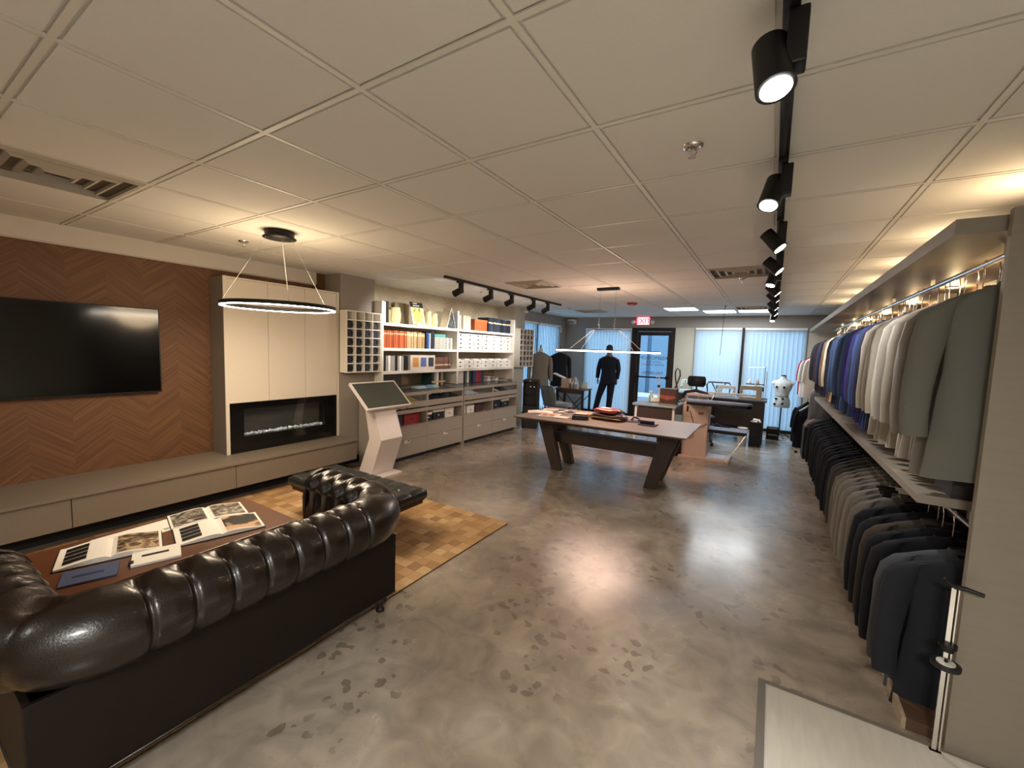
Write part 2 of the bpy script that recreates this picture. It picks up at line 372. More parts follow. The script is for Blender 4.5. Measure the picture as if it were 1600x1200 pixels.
# ceiling
m_void = mat('ceiling_void', (.3, .28, .25), .9)
ceil = struct('ceiling', B(-5.1, YR, 2.475, 1.3, YB+.12, 2.52), m_void, 'dropped ceiling of square off-white tiles in a metal grid')
TX0, TY0, T = -.648, .375, .6096
tile = None
gx = [TX0+T*k for k in range(-8, 4)]; gy = [TY0+T*k for k in range(-5, 18)]
x_lo, x_hi = -4.97, XR
PANELS = [(-1.563, 8.60), (-.953, 9.21), (-.343, 9.21)]  # placeholders snapped below
def cell(x, y):
    i = math.floor((x-TX0)/T); j = math.floor((y-TY0)/T); return i, j
lightcells = {cell(-1.56, 8.6), cell(-1.0, 9.4), cell(-.4, 9.4), cell(.3, -1.3), cell(-2.6, -1.6)}
ventcells = {cell(-3.42, .72): 0, cell(-.35, 4.9): 1, cell(-.35, 8.55): 2, cell(-3.0, 5.1): 3, cell(-3.4, 8.6): 4}
def clip(a_, b_, lo, hi): return max(a_, lo), min(b_, hi)
shared = {}
for i in range(-8, 4):
    for j in range(-5, 18):
        xa, xb = clip(TX0+T*i, TX0+T*(i+1), x_lo, x_hi); ya, yb = clip(TY0+T*j, TY0+T*(j+1), YR, YB)
        if xb-xa < .04 or yb-ya < .04 or (i, j) in lightcells or (i, j) in ventcells: continue
        key = (round(xb-xa, 3), round(yb-ya, 3)); w, h = (xb-xa)/2-.008, (yb-ya)/2-.008
        if key not in shared:
            q = MB(); q.box(-w, -h, .008, w, h, .022)
            e = .012; q.add([(-w+e, -h+e, -.0), (w-e, -h+e, 0), (w-e, h-e, 0), (-w+e, h-e, 0), (-w+e, -h+e, .008), (w-e, -h+e, .008), (w-e, h-e, .008), (-w+e, h-e, .008)],
                  [(3, 2, 1, 0), (0, 1, 5, 4), (1, 2, 6, 5), (2, 3, 7, 6), (3, 0, 4, 7)])
            shared[key] = part('ceiling_tile', q, m_tile, ceil, loc=((xa+xb)/2, (ya+yb)/2, ZC))
        else: inst(shared[key], 'ceiling_tile', ceil, ((xa+xb)/2, (ya+yb)/2, ZC))
for x in gx:
    if x_lo < x < x_hi: part('grid_runner', B(x-.010, YR, ZC-.001, x+.010, YB, ZC+.006).box(x-.002, YR, ZC+.006, x+.002, YB, 2.475), m_tee, ceil)
for y in gy:
    if YR < y < YB: part('grid_crossbar', B(x_lo, y-.010, ZC-.0005, x_hi, y+.010, ZC+.005).box(x_lo, y-.002, ZC+.006, x_hi, y+.002, 2.475), m_tee, ceil)
part('edge_angle', MB().box(x_lo, YR, ZC, x_lo+.03, YB, ZC+.004).box(XR-.03, YR, ZC, XR, YB, ZC+.004).box(x_lo, YB-.03, ZC, XR, YB, ZC+.004), m_tee, ceil)
def cc(c): return TX0+T*(c[0]+.5), TY0+T*(c[1]+.5)
m_panel = glow('light_panel_diffuser', (.95, .98, 1.0), 6)
names = {cell(-1.56, 8.6): 'bright square ceiling light panel nearest the exit sign', cell(-1.0, 9.4): 'bright ceiling light panel by the shopfront, left of two',
         cell(-.4, 9.4): 'bright ceiling light panel by the shopfront, under the track end', cell(.3, -1.3): 'added unseen fill light panel in the ceiling over the entry', cell(-2.6, -1.6): 'added unseen fill light panel in the ceiling over the rear left'}
for c in lightcells:
    x, y = cc(c); t = thing('ceiling_light_panel', names[c], 'ceiling light', (x, y, ZC), group='ceiling light panels')
    f = MB(); w = .293; e = .02
    for q in ((-w, -w, w, -w+e), (-w, w-e, w, w), (-w, -w+e, -w+e, w-e), (w-e, -w+e, w, w-e)): f.box(q[0], q[1], -.004, q[2], q[3], .02)
    part('frame', f, m_white, t); part('diffuser', B(-w+e, -w+e, .0, w-e, w-e, .01), m_panel if y > 0 else glow('dim_fill_panel', (1, .86, .68), 1.5), t)  # dim diffuser belongs to the added fill panels behind the camera
m_vent = mat('vent_white_metal', 'b5aea3', .5, var=.05); m_perf = mat('perforated_grey_metal', '6e675f', .7, var=.3, scale=400, detail=1)
vl = ['large square air diffuser over the seating area, upper left corner', 'square air diffuser beside the middle of the long track', 'square air diffuser by the bright light panels',
      'square air diffuser over the shelf side track', 'square air diffuser near the mannequin']
for c, k in ventcells.items():
    x, y = cc(c); t = thing('air_diffuser', vl[k], 'vent', (x, y, ZC), group='square ceiling air diffusers')
    part('back_plate', B(-.29, -.29, .012, .29, .29, .02), m_perf, t)
    for r0 in (.29, .215, .145, .08):
        f = MB(); e = .022
        for s_ in range(4):
            rz = Matrix.Rotation(s_*PI/2, 4, 'Z')
            f.add([rz @ Vector(p) for p in ((-r0, -r0, -.001), (r0, -r0, -.001), (r0-e, -r0+e, -.014), (-r0+e, -r0+e, -.014), (-r0, -r0, .012), (r0, -r0, .012), (r0-e, -r0+e, .008), (-r0+e, -r0+e, .008))],
                  [(0, 1, 2, 3), (4, 7, 6, 5), (0, 4, 5, 1), (3, 2, 6, 7), (0, 3, 7, 4), (1, 5, 6, 2)])
        part('louver_ring', f, m_vent, t)
def sprinkler(x, y, label, dark=False):
    t = thing('fire_sprinkler', label, 'sprinkler', (x, y, ZC), group='ceiling fire sprinklers')
    part('escutcheon', MB().lathe([(.042, 0), (.04, -.006), (.026, -.012), (.024, -.002)], n=20), m_chrome, t)
    s_ = MB(); s_.cyl((0, 0, 0), (0, 0, -.022), .009)
    for a_ in (-.014, .014): s_.tube([(a_, 0, -.012), (a_*1.3, 0, -.028), (0, 0, -.044)], .003, 6)
    s_.cyl((0, 0, -.044), (0, 0, -.047), .016); part('nozzle', s_, m_chrome, t)
sprinkler(-.345, 1.917, 'chrome sprinkler head between the middle tiles and the long track')
sprinkler(-4.03, 1.93, 'small sprinkler head left of the round pendant canopy')
sprinkler(-.35, 5.35, 'small sprinkler head just past the middle diffuser')
sprinkler(-3.9, 5.3, 'small sprinkler head over the shelves')
sprinkler(-3.6, 7.9, 'small sprinkler head near the side windows')
# exterior
m_pave = mat('pale_pavement', '7d7a8c', .8, var=.2, scale=9); m_fac = mat('blue_grey_facade', '4e6475', .8, var=.06)
struct('ground_outside', B(-16, YB+.12, -.16, 12, 26, -.02), m_pave, 'pale pavement outside the shopfront')
struct('ground_outside', B(-16, -3, -.16, XW-.12, YB+.12, -.02), m_pave, 'pale pavement outside the side window')
bd = thing('building', 'pale building with panelled doors seen through the glazed door', 'building', (0, 17, 0))
part('facade', B(-14, 0, -.1, 8, .5, 3.3), m_fac, bd)
for x in (-6.6, -5.35, -4.1, -2.85): part('door_panel', B(x, -.05, 0, x+1.1, 0, 2.3), mat('pale_door', '6f8594', .6), bd, bevel=.01)
part('roof_edge', B(-14.2, -.5, 3.3, 8.2, .6, 3.55), mat('roof_trim', '6f87a0', .7), bd)
part('kerb', B(-14, -1.6, -.1, 8, -1.2, .1), m_paper, bd)
# ------------------------------------------------------------------ vertical blinds
m_blind = translucent('blind_fabric', (.74, .80, .82), (.70, .82, .86), .6)
def blinds(x0, x1, z0, z1, label, ang, n, side=False, y=None, gap=None):
    t = thing('vertical_blinds', label, 'blinds', (0, 0, 0), group='pale vertical blinds over the shopfront glass')
    if side: part('headrail', B(XW-.0, x0, z1, XW+.05, x1, z1+.04), m_white, t)
    else: part('headrail', B(x0, y-.05, z1, x1, y, z1+.04), m_white, t)
    src = None
    for k in range(n):
        u = x0+(k+.5)*(x1-x0)/n
        if gap and gap[0] < u < gap[1]: continue
        if src is None:
            q = MB(); nn = 4
            for i in range(nn):
                a0 = (i/nn-.5)*.089; a1 = ((i+1)/nn-.5)*.089; c0 = .006*(1-(2*i/nn-1)**2); c1 = .006*(1-(2*(i+1)/nn-1)**2)
                q.add([(a0, c0, z0), (a1, c1, z0), (a1, c1, z1), (a0, c0, z1)], [(0, 1, 2, 3)], True)
            src = part('blind_slat', q, m_blind, t); o = src
        else: o = inst(src, 'blind_slat', t)
        o.location = (XW+.025, u, 0) if side else (u, y-.025, 0)
        o.rotation_euler = (0, 0, (PI/2 if side else 0)+ang+random.uniform(-.06, .06))
    return t
blinds(-4.17, -2.97, .07, 2.13, 'vertical blinds behind the suited mannequin', .45, 15, y=YB-.01)
blinds(-1.52, -.60, .07, 2.14, 'closed vertical blinds between the door and the dark mullion', .12, 12, y=YB-.01)
blinds(-.54, .56, .07, 2.14, 'vertical blinds behind the white dress form', .45, 14, y=YB-.01)
blinds(7.84, 8.66, .07, 2.17, 'vertical blinds on the side window, left half', .3, 10, side=True)
blinds(8.74, 9.90, .07, 2.17, 'vertical blinds on the side window, right half', .3, 14, side=True)
t = thing('blind_wand', 'thin dark rod hanging from the ceiling before the closed blinds', 'rod', (-.76, 8.1, ZC))
part('rod', MB().cyl((0, 0, 0), (-.04, .15, -.86), .004, n=6), m_black, t)
part('hook', MB().tube([(0, 0, 0), (.012, 0, .0), (.014, 0, -.02), (0, 0, -.03)], .004, 6), m_black, t)

# ------------------------------------------------------------------ fireplace cabinet, bench, television
t = thing('fireplace_cabinet', 'tall cream cabinet with three doors over a black electric fireplace', 'cabinet', (XL+.002, 2.03, .393))
fx = -4.66-XL; h = 2.20-.39; w = 1.30
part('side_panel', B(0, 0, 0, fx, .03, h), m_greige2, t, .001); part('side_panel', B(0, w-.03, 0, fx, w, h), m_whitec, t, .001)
part('edge_trim', B(fx-.004, -.002, 0, fx+.006, .032, h), m_whitec, t); part('edge_trim', B(fx-.004, w-.032, 0, fx+.006, w+.002, h), m_whitec, t)
part('top_panel', B(0, .03, h-.02, fx, w-.03, h), m_whitec, t)
part('back_panel', B(0, .03, 0, .02, w-.03, h-.02), m_dark, t)
fz = .915-.39
for a_, b_ in ((.034, .43), (.434, .85), (.854, w-.034)): part('cabinet_door', B(fx-.02, a_, fz+.003, fx, b_, h-.022), m_whitec, t, .0015)
fp = MB(); oy0, oy1, oz0, oz1 = .17, 1.11, .17, .46
fp.box(fx-.03, .034, .004, fx, w-.034, oz0); fp.box(fx-.03, .034, oz1, fx, w-.034, fz); fp.box(fx-.03, .034, oz0, fx, oy0, oz1); fp.box(fx-.03, oy1, oz0, fx, w-.034, oz1)
part('fireplace_surround', fp, m_screen, t, .001)
part('firebox', MB().box(fx-.14, oy0, oz0, fx-.13, oy1, oz1).box(fx-.14, oy0, oz0-.01, fx-.03, oy1, oz0), mat('firebox_grey', '45403a', .5), t)
part('fireplace_glass', B(fx-.012, oy0, oz0, fx-.008, oy1, oz1), m_glass, t)
cr = MB()
for k in range(46):
    y_ = oy0+.02+k*.0198; s_ = random.uniform(.008, .015); m_ = Rm((fx-.05-random.uniform(0, .04), y_, oz0+.01), random.random()*3, random.random()*3, random.random()*3)
    cr.box(-s_, -s_, -s_, s_, s_, s_, m=m_)
tag(part('ember_crystals', cr, mat('crystal', (.85, .85, .85), .15, spec=.8), t), kind='stuff')
t = thing('media_bench', 'long low taupe drawer bench under the television and fireplace', 'bench', (-4.948, 0, 0))
yb0, yb1 = -1.8, 3.335
part('carcass', B(0, yb0, .14, .62, yb1, .368), m_bench, t); part('bench_top', B(0, yb0, .37, .655, yb1, .392), m_bench, t, .002)
part('toe_kick', B(.02, yb0+.01, 0, .42, yb1-.01, .14), m_dark, t)
for a_, b_ in ((-1.79, -.30), (-.295, .835), (.84, 1.95), (1.955, yb1-.005)): part('drawer_front', B(.622, a_, .145, .642, b_, .366), m_bench, t, .0015)
t = thing('television', 'large flat black television mounted on the brown chevron wall', 'television', (XL, .1, 1.06))
part('screen', B(.056, -.0, .012, .060, 1.482, .765), m_screen, t); part('bezel', MB().box(.03, -.01, 0, .058, 1.492, .012).box(.03, -.01, .765, .058, 1.492, .775).box(.03, -.01, .012, .058, 0, .765).box(.03, 1.482, .012, .058, 1.492, .765), m_black, t)
part('housing', B(.03, .0, .012, .055, 1.482, .765), m_blackpl, t, .004); part('wall_mount', B(0, .45, .2, .03, 1.0, .6), m_black, t)

# ------------------------------------------------------------------ rug of hide patches
rx0, rx1, ry0, ry1 = -4.42, -1.92, -.9, 3.10
t = thing('patchwork_rug', 'tan patchwork hide rug of square patches under sofa and coffee table', 'rug', (0, 0, 0))
part('rug_backing', B(rx0, ry0, .001, rx1, ry1, .006), mat('rug_edge_brown', '4a2f1c', .9), t)
tans = [mat('hide_'+n_, c_, .75, var=.14, scale=30, bump=.3, bscale=120) for n_, c_ in (('light', 'b39064'), ('mid', 'a88559'), ('dark', '93714a'), ('pale', 'bf9f74'), ('amber', '9f7a4e'))]
ps = .088; nx = int((rx1-rx0)/ps); ny = int((ry1-ry0)/ps)
px_, py_ = (rx1-rx0)/nx, (ry1-ry0)/ny
near = []; rest = [MB() for _ in tans]
for i in range(nx):
    for j in range(ny):
        x, y = rx0+px_*(i+.5), ry0+py_*(j+.5)
        vis = (x > -2.75 and y > 1.55) or (y > 2.0 and x > -3.6) or (y > 1.5 and y < 2.1 and x < -2.75 and x > -3.9)
        near.append((not vis, -x*.2-y, x, y))
near.sort(); srcp = None
for k, (nv, _, x, y) in enumerate(near):
    mi = random.choice([0, 0, 1, 1, 2, 3, 4]); hz = .003+random.random()*.0016
    w_, h_ = px_/2-.0008, py_/2-.0008
    if not nv and k < 295:
        if srcp is None: srcp = o = part('patch', MB().box(-w_, -h_, 0, w_, h_, .004), tans[mi], t, loc=(x, y, .0055))
        else: o = inst(srcp, 'patch', t, (x, y, .0055))
        o.scale = (1, 1, hz/.004); setm(o, tans[mi])
    else: rest[mi].box(x-w_, y-h_, .006, x+w_, y+h_, .006+hz)
for q, mm_ in zip(rest, tans): tag(part('patch_field', q, mm_, t), kind='stuff')

# ------------------------------------------------------------------ chesterfield sofa
def sofa():
    X1, X0s, Y0s, Y1s = -1.80, -2.48, .225, 1.665   # panel planes: back outer, arm fronts, arm outers
    t = thing('chesterfield_sofa', 'dark brown button-tufted leather chesterfield sofa seen from behind', 'sofa', (-2.2, .93, 0))
    ox, oy = -2.2, .93
    # path of the inner line of the arms and back (U shape, rounded corners)
    inset = .14; R_ = .10
    pts = []
    xa, xb, ya, yb = X0s, X1-inset, Y0s+inset, Y1s-inset
    def seg(p, q, n): return [((p[0]+(q[0]-p[0])*k/n), (p[1]+(q[1]-p[1])*k/n)) for k in range(n)]
    pts += seg((xa, ya), (xb-R_, ya), 90)
    pts += [(xb-R_+R_*math.sin(a_), ya+R_-R_*math.cos(a_)) for a_ in [PI/2*k/40 for k in range(40)]]
    pts += seg((xb, ya+R_), (xb, yb-R_), 190)
    pts += [(xb-R_+R_*math.cos(a_), yb-R_+R_*math.sin(a_)) for a_ in [PI/2*k/40 for k in range(40)]]
    pts += seg((xb-R_, yb), (xa, yb), 90)+[(xa, yb)]
    n = len(pts); ss = [0]
    for i in range(1, n): ss.append(ss[-1]+math.dist(pts[i], pts[i-1]))
    tot = ss[-1]
    # profile: (outward offset, z) - inner face, roll over the top, under the roll to the panel
    prof = [(0, .36), (0, .44), (-.004, .52), (-.004, .58), (.006, .63)]
    cx, cz, r = .130, .605, .138
    for k in range(17):
        a_ = math.radians(160-k*(160+112)/16); prof.append((cx+r*math.cos(a_)*1.0, cz+r*math.sin(a_)))
    prof += [(.09, .465), (.118, .456), (inset, .452)]
    sp = tot/round(tot/.13)
    m_ = len(prof); rows = []
    acc = [0]
    for i in range(1, m_): acc.append(acc[-1]+math.dist(prof[i], prof[i-1]))
    tb = acc[9]  # button row near the crown, inner side of the roll
    for i in range(n):
        p = Vector(pts[i]+(0,)); d = Vector(pts[min(i+1, n-1)]+(0,))-Vector(pts[max(i-1, 0)]+(0,)); d.normalize(); nrm = Vector((d.y, -d.x, 0))
        row = []; s_ = ss[i]
        for k in range(m_):
            o_, z = prof[k]
            q = Vector((o_-cx, z-cz)); ql = q.length or 1; qn = q/ql
            if k < 5: qn = Vector((-1, 0))
            ph = s_/sp; f = abs((ph-.5) % 1-.5)          # 0 at the button line
            ph2 = abs(ph % 1-.5)                         # staggered rows
            t_ = acc[k]; disp = 0
            outer = t_ > tb
            fade = 1 if k < m_-4 else max(0, (m_-1-k)/4)
            pl = (f*2)**.55
            if outer: disp += (.014*(pl-.75)) * min(1, .45+math.exp(-((t_-tb)/.12)**2))*fade - .009*math.exp(-(f*sp/.010)**2)*fade
            else:
                disp += .012*(pl-.6)*math.exp(-((t_-tb)/.09)**2)
            for tt, ff in ((tb, f), (tb-.12, ph2), (tb-.24, f)):
                dd = ((ff*sp)**2+(t_-tt)**2); disp -= .034*math.exp(-dd/(.024**2))
                disp -= .010*math.exp(-dd/(.05**2))
            if t_ < tb and k > 1:   # diamond pleats between the rows
                u_ = ((t_-tb)/.12); g = abs(((ph+u_*.5) % 1)-.5); g2 = abs(((ph-u_*.5) % 1)-.5)
                disp -= .007*(math.exp(-(.5-g)**2/.004)+math.exp(-(.5-g2)**2/.004))
            o2 = o_+qn.x*disp; z2 = z+qn.y*disp
            row.append(p+nrm*o2+Vector((0, 0, z2)))
        rows.append([(v.x-ox, v.y-oy, v.z) for v in row])
    q = MB(); q.rings(rows, smooth=True, caps=False, closed=False)
    part('tufted_roll', q, m_leather, t)
    kb = 0
    while kb*sp <= tot:
        i = min(range(n), key=lambda q_: abs(ss[q_]-kb*sp)); v_ = Vector(rows[i][9])
        c0 = Vector(rows[i][8]); c1 = Vector(rows[i][10]); part('button', MB().lathe([(.009, -.004), (.008, .003), (0, .005)], (v_.x, v_.y, v_.z), 10), m_leather, t); kb += 1
    # arm fronts: scroll faces
    for sgn, yy in ((-1, ya), (1, yb)):
        poly = [(yy+sgn*o_-oy, z) for o_, z in prof[:22]]+[(yy+sgn*inset-oy, .45), (yy+sgn*inset-oy, .13), (yy-oy, .13)]
        part('arm_front', MB().prism(poly, 'x', xa-ox-.025, xa-ox+.004), m_leather, t, .008)
    # outer panels
    part('outer_panel', B(X1-.02-ox, Y0s-oy, .12, X1-ox, Y1s-oy, .47), m_leatherp, t, .004)
    part('outer_panel', B(xa-ox, Y1s-.02-oy, .12, X1-.02-ox, Y1s-oy, .47), m_leatherp, t, .004)
    part('outer_panel', B(xa-ox, Y0s-oy, .12, X1-.02-ox, Y0s+.02-oy, .47), m_leatherp, t, .004)
    part('piping', MB().tube([(xa-ox, Y0s-oy, .12), (X1-ox, Y0s-oy, .12), (X1-ox, Y1s-oy, .12), (xa-ox, Y1s-oy, .12)], .006, 6), m_leather, t)
    part('frame', B(xa-ox+.0, Y0s+.02-oy, .12, X1-.02-ox, Y1s-.02-oy, .30), m_leather, t)
    cw = (yb-ya)/2
    for k in range(2):
        y0_ = ya+k*cw-oy
        q = MB()
        def f_(u, v, y0_=y0_):
            x = xa-.02-ox+u*(xb-xa+.0); y = y0_+.006+v*(cw-.012); e = min(u, 1-u, v, 1-v)
            return (x, y, .40+.045*min(1, e/.14)**.5)
        q.grid(20, 16, f_); part('seat_cushion', MB().rings([[(xa-.02-ox, y0_+.006, .30), (xb-ox-.005, y0_+.006, .30), (xb-ox-.005, y0_+cw-.006, .30), (xa-.02-ox, y0_+cw-.006, .30)],
              [(xa-.03-ox, y0_+.004, .35), (xb-ox, y0_+.004, .35), (xb-ox, y0_+cw-.004, .35), (xa-.03-ox, y0_+cw-.004, .35)],
              [(xa-.02-ox, y0_+.006, .402), (xb-ox-.005, y0_+.006, .402), (xb-ox-.005, y0_+cw-.006, .402), (xa-.02-ox, y0_+cw-.006, .402)]], smooth=False).add(q.v, q.f, True), m_leather, t)
    ft = mat('turned_dark_wood', '15100d', .3, coat=.4)
    for x, y in ((X1-.0-.06, Y1s-.06), (X1-.06, Y0s+.06), (xa+.07, Y1s-.06), (xa+.07, Y0s+.06)):
        part('foot', MB().lathe([(.018, .006), (.026, .012), (.026, .03), (.016, .04), (.036, .062), (.045, .085), (.036, .105), (.024, .112), (.04, .122)], (x-ox, y-oy, 0), 18), ft, t)
    return t
sofa()

# ------------------------------------------------------------------ coffee table and books
t = thing('coffee_table', 'reddish brown wooden coffee table behind the sofa', 'coffee table', (-2.90, .98, .0115))
part('table_top', B(-.34, -.60, .364, .34, .54, .404), m_redwood, t, .004)
part('apron', B(-.30, -.54, .30, .30, .48, .364), m_redwood, t)
for sx_ in (-.26, .26):
    for sy_ in (-.50, .44): part('leg', B(sx_-.035, sy_-.035, 0, sx_+.035, sy_+.035, .30), m_redwood, t, .003)
TZ = .4165
def openbook(name, label, c, rz, w, h, th, ml, mr, blk=None):
    t = thing(name, label, 'book', (c[0], c[1], c[2] if len(c) > 2 else TZ), rz)
    part('cover', B(-w-.004, -h/2-.004, 0, w+.004, h/2+.004, .003), m_black, t)
    for sg, m_, nm in ((-1, ml, 'left_page'), (1, mr, 'right_page')):
        q = MB(); n = 10; top = []
        for k in range(n+1):
            u = k/n; top.append((sg*u*w, .003+th*(.35+.9*math.sin(PI*min(1, u*1.15)**.6)*.6+.25*(1-u))*1.0))
        poly = top+[(sg*w, .003), (0, .003)]
        q.prism(poly, 'y', -h/2, h/2); part('page_block', q, m_paper, t)
        if m_ is not None:
            def f_(u, v, sg=sg, top=top):
                k = .10+u*.84; i = min(n-1, int(k*n)); fr = k*n-i; z = top[i][1]*(1-fr)+top[i+1][1]*fr
                return (sg*k*w, (-.45+v*.9)*h, z+.0008)
            part(nm, MB().grid(10, 1, f_), m_, t)
    if blk:
        q = MB()
        for k in range(4):
            y_ = -h*.38+k*h*.2
            i0 = .45
            q.grid(6, 1, lambda u, v, y_=y_: (-(i0+u*.42)*w, y_+v*h*.17, .0042+max(.003+th*(.35+.54*math.sin(PI*min(1, (i0+u*.42)*1.15)**.6)+.25*(1-(i0+u*.42))), 0)-.0022))
        part('swatch_strips', q, m_black, t)
    return t
pic1 = picture('photo_dark_figures', ((.35, '1a1613'), (.5, '5f4c38'), (.62, 'b49b76')), 14)
pic2 = picture('photo_tan_coat', ((.40, '15140f'), (.47, '2a2420'), (.52, 'c29a78'), (.8, 'd8b796')), 5, dist=.4)
pic3 = picture('photo_grey_street', ((.35, '201d1a'), (.52, '6a6258'), (.7, 'b9b1a2')), 18)
openbook('lookbook', 'open lookbook with black swatch strips on its left page and tan photo right', (-2.80, 1.17), 1.30, .215, .27, .022, None, pic2, True)
openbook('photo_book', 'open photo book with a dark photograph on each page, nearest the wall', (-3.07, 1.22), 1.33, .20, .25, .02, pic3, pic3)
openbook('catalogue', 'open catalogue with swatch strips and dark starburst photo, near the sofa arm', (-2.96, .72), 1.28, .205, .27, .024, None, pic1, True)
t = thing('folder', 'pale open folder with small swatches beneath the starburst catalogue', 'folder', (-3.10, .85, TZ), .05)
part('sheet', B(-.10, -.16, 0, .10, .22, .002), m_paper, t); part('swatch', B(.05, .12, .002, .075, .2, .003), mat('green_thread', '8fa08c', .8), t)
t = thing('sample_card', 'small cream card with a black strip lying near the sofa back', 'card', (-2.70, .83, TZ), 1.25)
part('card', B(-.10, -.085, 0, .10, .085, .012), m_paper, t, .001); part('strip', B(-.06, .0, .012, .05, .022, .0135), m_black, t); part('clip', B(-.11, -.06, .0, -.09, -.03, .016), m_black, t)
t = thing('swatch_booklet', 'blue fabric swatch booklet at the corner of the coffee table', 'booklet', (-2.73, .58, TZ), 1.25)
part('cover', B(-.10, -.08, 0, .10, .08, .008), mat('blue_cloth', '3a4666', .7), t, .001); part('band', B(-.06, -.01, .008, .05, .008, .0095), mat('navy_band', '1c2540', .7), t)

# ------------------------------------------------------------------ tufted ottoman bench
def ottoman():
    t = thing('ottoman_bench', 'low black leather tufted daybed bench beyond the sofa', 'bench', (-2.99, 2.30, .0115))
    L_, D_ = .60, .245
    part('frame', MB().box(-L_+.02, -D_+.02, .245, L_-.02, D_-.02, .275), mat('bench_wood_frame', '3a1d12', .4), t, .003)
    q = MB()
    nx_, ny_ = 7, 3
    def f_(u, v):
        x = -L_+u*2*L_; y = -D_+v*2*D_; e = min(u*2*L_, (1-u)*2*L_, v*2*D_, (1-v)*2*D_)
        gu, gv = u*nx_, v*ny_; fu = abs((gu-.5) % 1-.5); fv = abs((gv-.5) % 1-.5)
        z = .075*1+.012*(min(1, fu*4)**.6+min(1, fv*4)**.6-1)
        if e < .02: z -= .02*(1-e/.02)**2
        for_b = (fu/nx_*2*L_)**2+(fv/ny_*2*D_)**2
        if .03 < u < .97 and .08 < v < .92: z -= .018*math.exp(-for_b/.0004)
        return (x, y, .29+z)
    q.grid(84, 39, f_)
    q.rings([[(-L_, -D_, .29), (L_, -D_, .29), (L_, D_, .29), (-L_, D_, .29)], [(-L_-.006, -D_-.006, .32), (L_+.006, -D_-.006, .32), (L_+.006, D_+.006, .32), (-L_-.006, D_+.006, .32)],
             [(-L_, -D_, .349), (L_, -D_, .349), (L_, D_, .349), (-L_, D_, .349)]], smooth=False)
    part('tufted_cushion', q, m_leatherb, t)
    part('piping', MB().tube([(-L_, -D_, .35), (L_, -D_, .35), (L_, D_, .35), (-L_, D_, .35)], .005, 6, closed=True), m_leatherb, t)
    part('underframe', B(-L_+.01, -D_+.01, .277, L_-.01, D_-.01, .29), m_black, t)
    for x in (-.34, .34):
        for y in (-D_+.10, D_-.08): part('leg', MB().cyl((x, y, 0), (x, y, .245), .014, .018, 12), m_chrome, t)
ottoman()
# ------------------------------------------------------------------ ring pendants
m_led = glow('led_ring_white', (1, .93, .84), 14); m_led2 = glow('led_ring_warm_pink', (1, .80, .72), 4)
t = thing('ring_pendant', 'thin black round ring pendant over the seating area, lit white beneath', 'pendant light', (-3.386, 1.89, ZC), group='led ring pendants')
part('canopy', MB().lathe([(.105, 0), (.105, -.045), (.12, -.05), (.12, -.056), (0, -.056)], n=36), m_black, t, )
zr, rr = -.60, .41
def ringpart(name, r0, r1, za, zb, m, t, sx=1, sy=1, n=72):
    rs = []
    for k in range(n+1):
        a_ = 2*PI*k/n; c_, s_ = math.cos(a_), math.sin(a_)
        rs.append([(r0*c_*sx, r0*s_*sy, za), (r1*c_*sx if sx == 1 else (r0*sx+(r1-r0))*c_, r1*s_*sy if sy == 1 else (r0*sy+(r1-r0))*s_, za),
                   (r1*c_*sx if sx == 1 else (r0*sx+(r1-r0))*c_, r1*s_*sy if sy == 1 else (r0*sy+(r1-r0))*s_, zb), (r0*c_*sx, r0*s_*sy, zb)])
    return part(name, MB().rings(rs, smooth=True, caps=False), m, t)
ringpart('ring', rr-.022, rr, zr, zr+.028, m_black, t)
ringpart('led_strip', rr-.019, rr-.002, zr-.007, zr-.0005, m_led, t); 
for a_ in (.35, 2.45, 4.55):
    part('suspension_wire', MB().tube([(.095*math.cos(a_), .095*math.sin(a_), -.05), ((rr-.01)*math.cos(a_), (rr-.01)*math.sin(a_), zr+.03)], .0016, 5), m_chrome, t)
light('POINT', (-3.386, 1.89, ZC-.52), 13, (1, .74, .45), .25, name='pendant_uplight')
light('AREA', (-3.386, 1.89, ZC-.615), 16, (1, .80, .58), .8, aim=(-3.386, 1.89, 0), name='pendant_lamp')
t = thing('ring_pendant', 'long oval ring pendant glowing pinkish over the big table', 'pendant light', (-1.953, 5.54, ZC), group='led ring pendants')
part('canopy', B(-.15, -.04, -.035, .15, .04, 0), m_black, t, .004)
part('wire_plate', B(-.19, -.03, -.565, .19, .03, -.557), m_black, t)
zr = -.858
for k, m_, nm, za, zb in ((0, m_black, 'ring', zr+.008, zr+.018), (1, m_led2, 'led_strip', zr-.012, zr+.008)):
    ringpart(nm, 1, 1.03, za, zb, m_, t, sx=.70, sy=.27)
for sx_ in (-1, 1):
    for sy_ in (-1, 1):
        part('suspension_wire', MB().tube([(sx_*.11, sy_*.02, -.03), (sx_*.11, sy_*.02, -.56)], .0018, 5), m_chrome, t)
        part('suspension_wire', MB().tube([(sx_*.17, sy_*.02, -.56), (sx_*.45, sy_*.21, zr+.01)], .0022, 5), mat('pale_cable', (.9, .85, .8), .4), t)
light('POINT', (-1.953, 5.54, ZC-.70), 16, (1, .66, .46), .3, name='pendant_uplight')
light('AREA', (-1.953, 5.54, ZC-.885), 9, (1, .66, .56), 1.1, .4, aim=(-1.953, 5.54, 0), name='pendant_lamp')

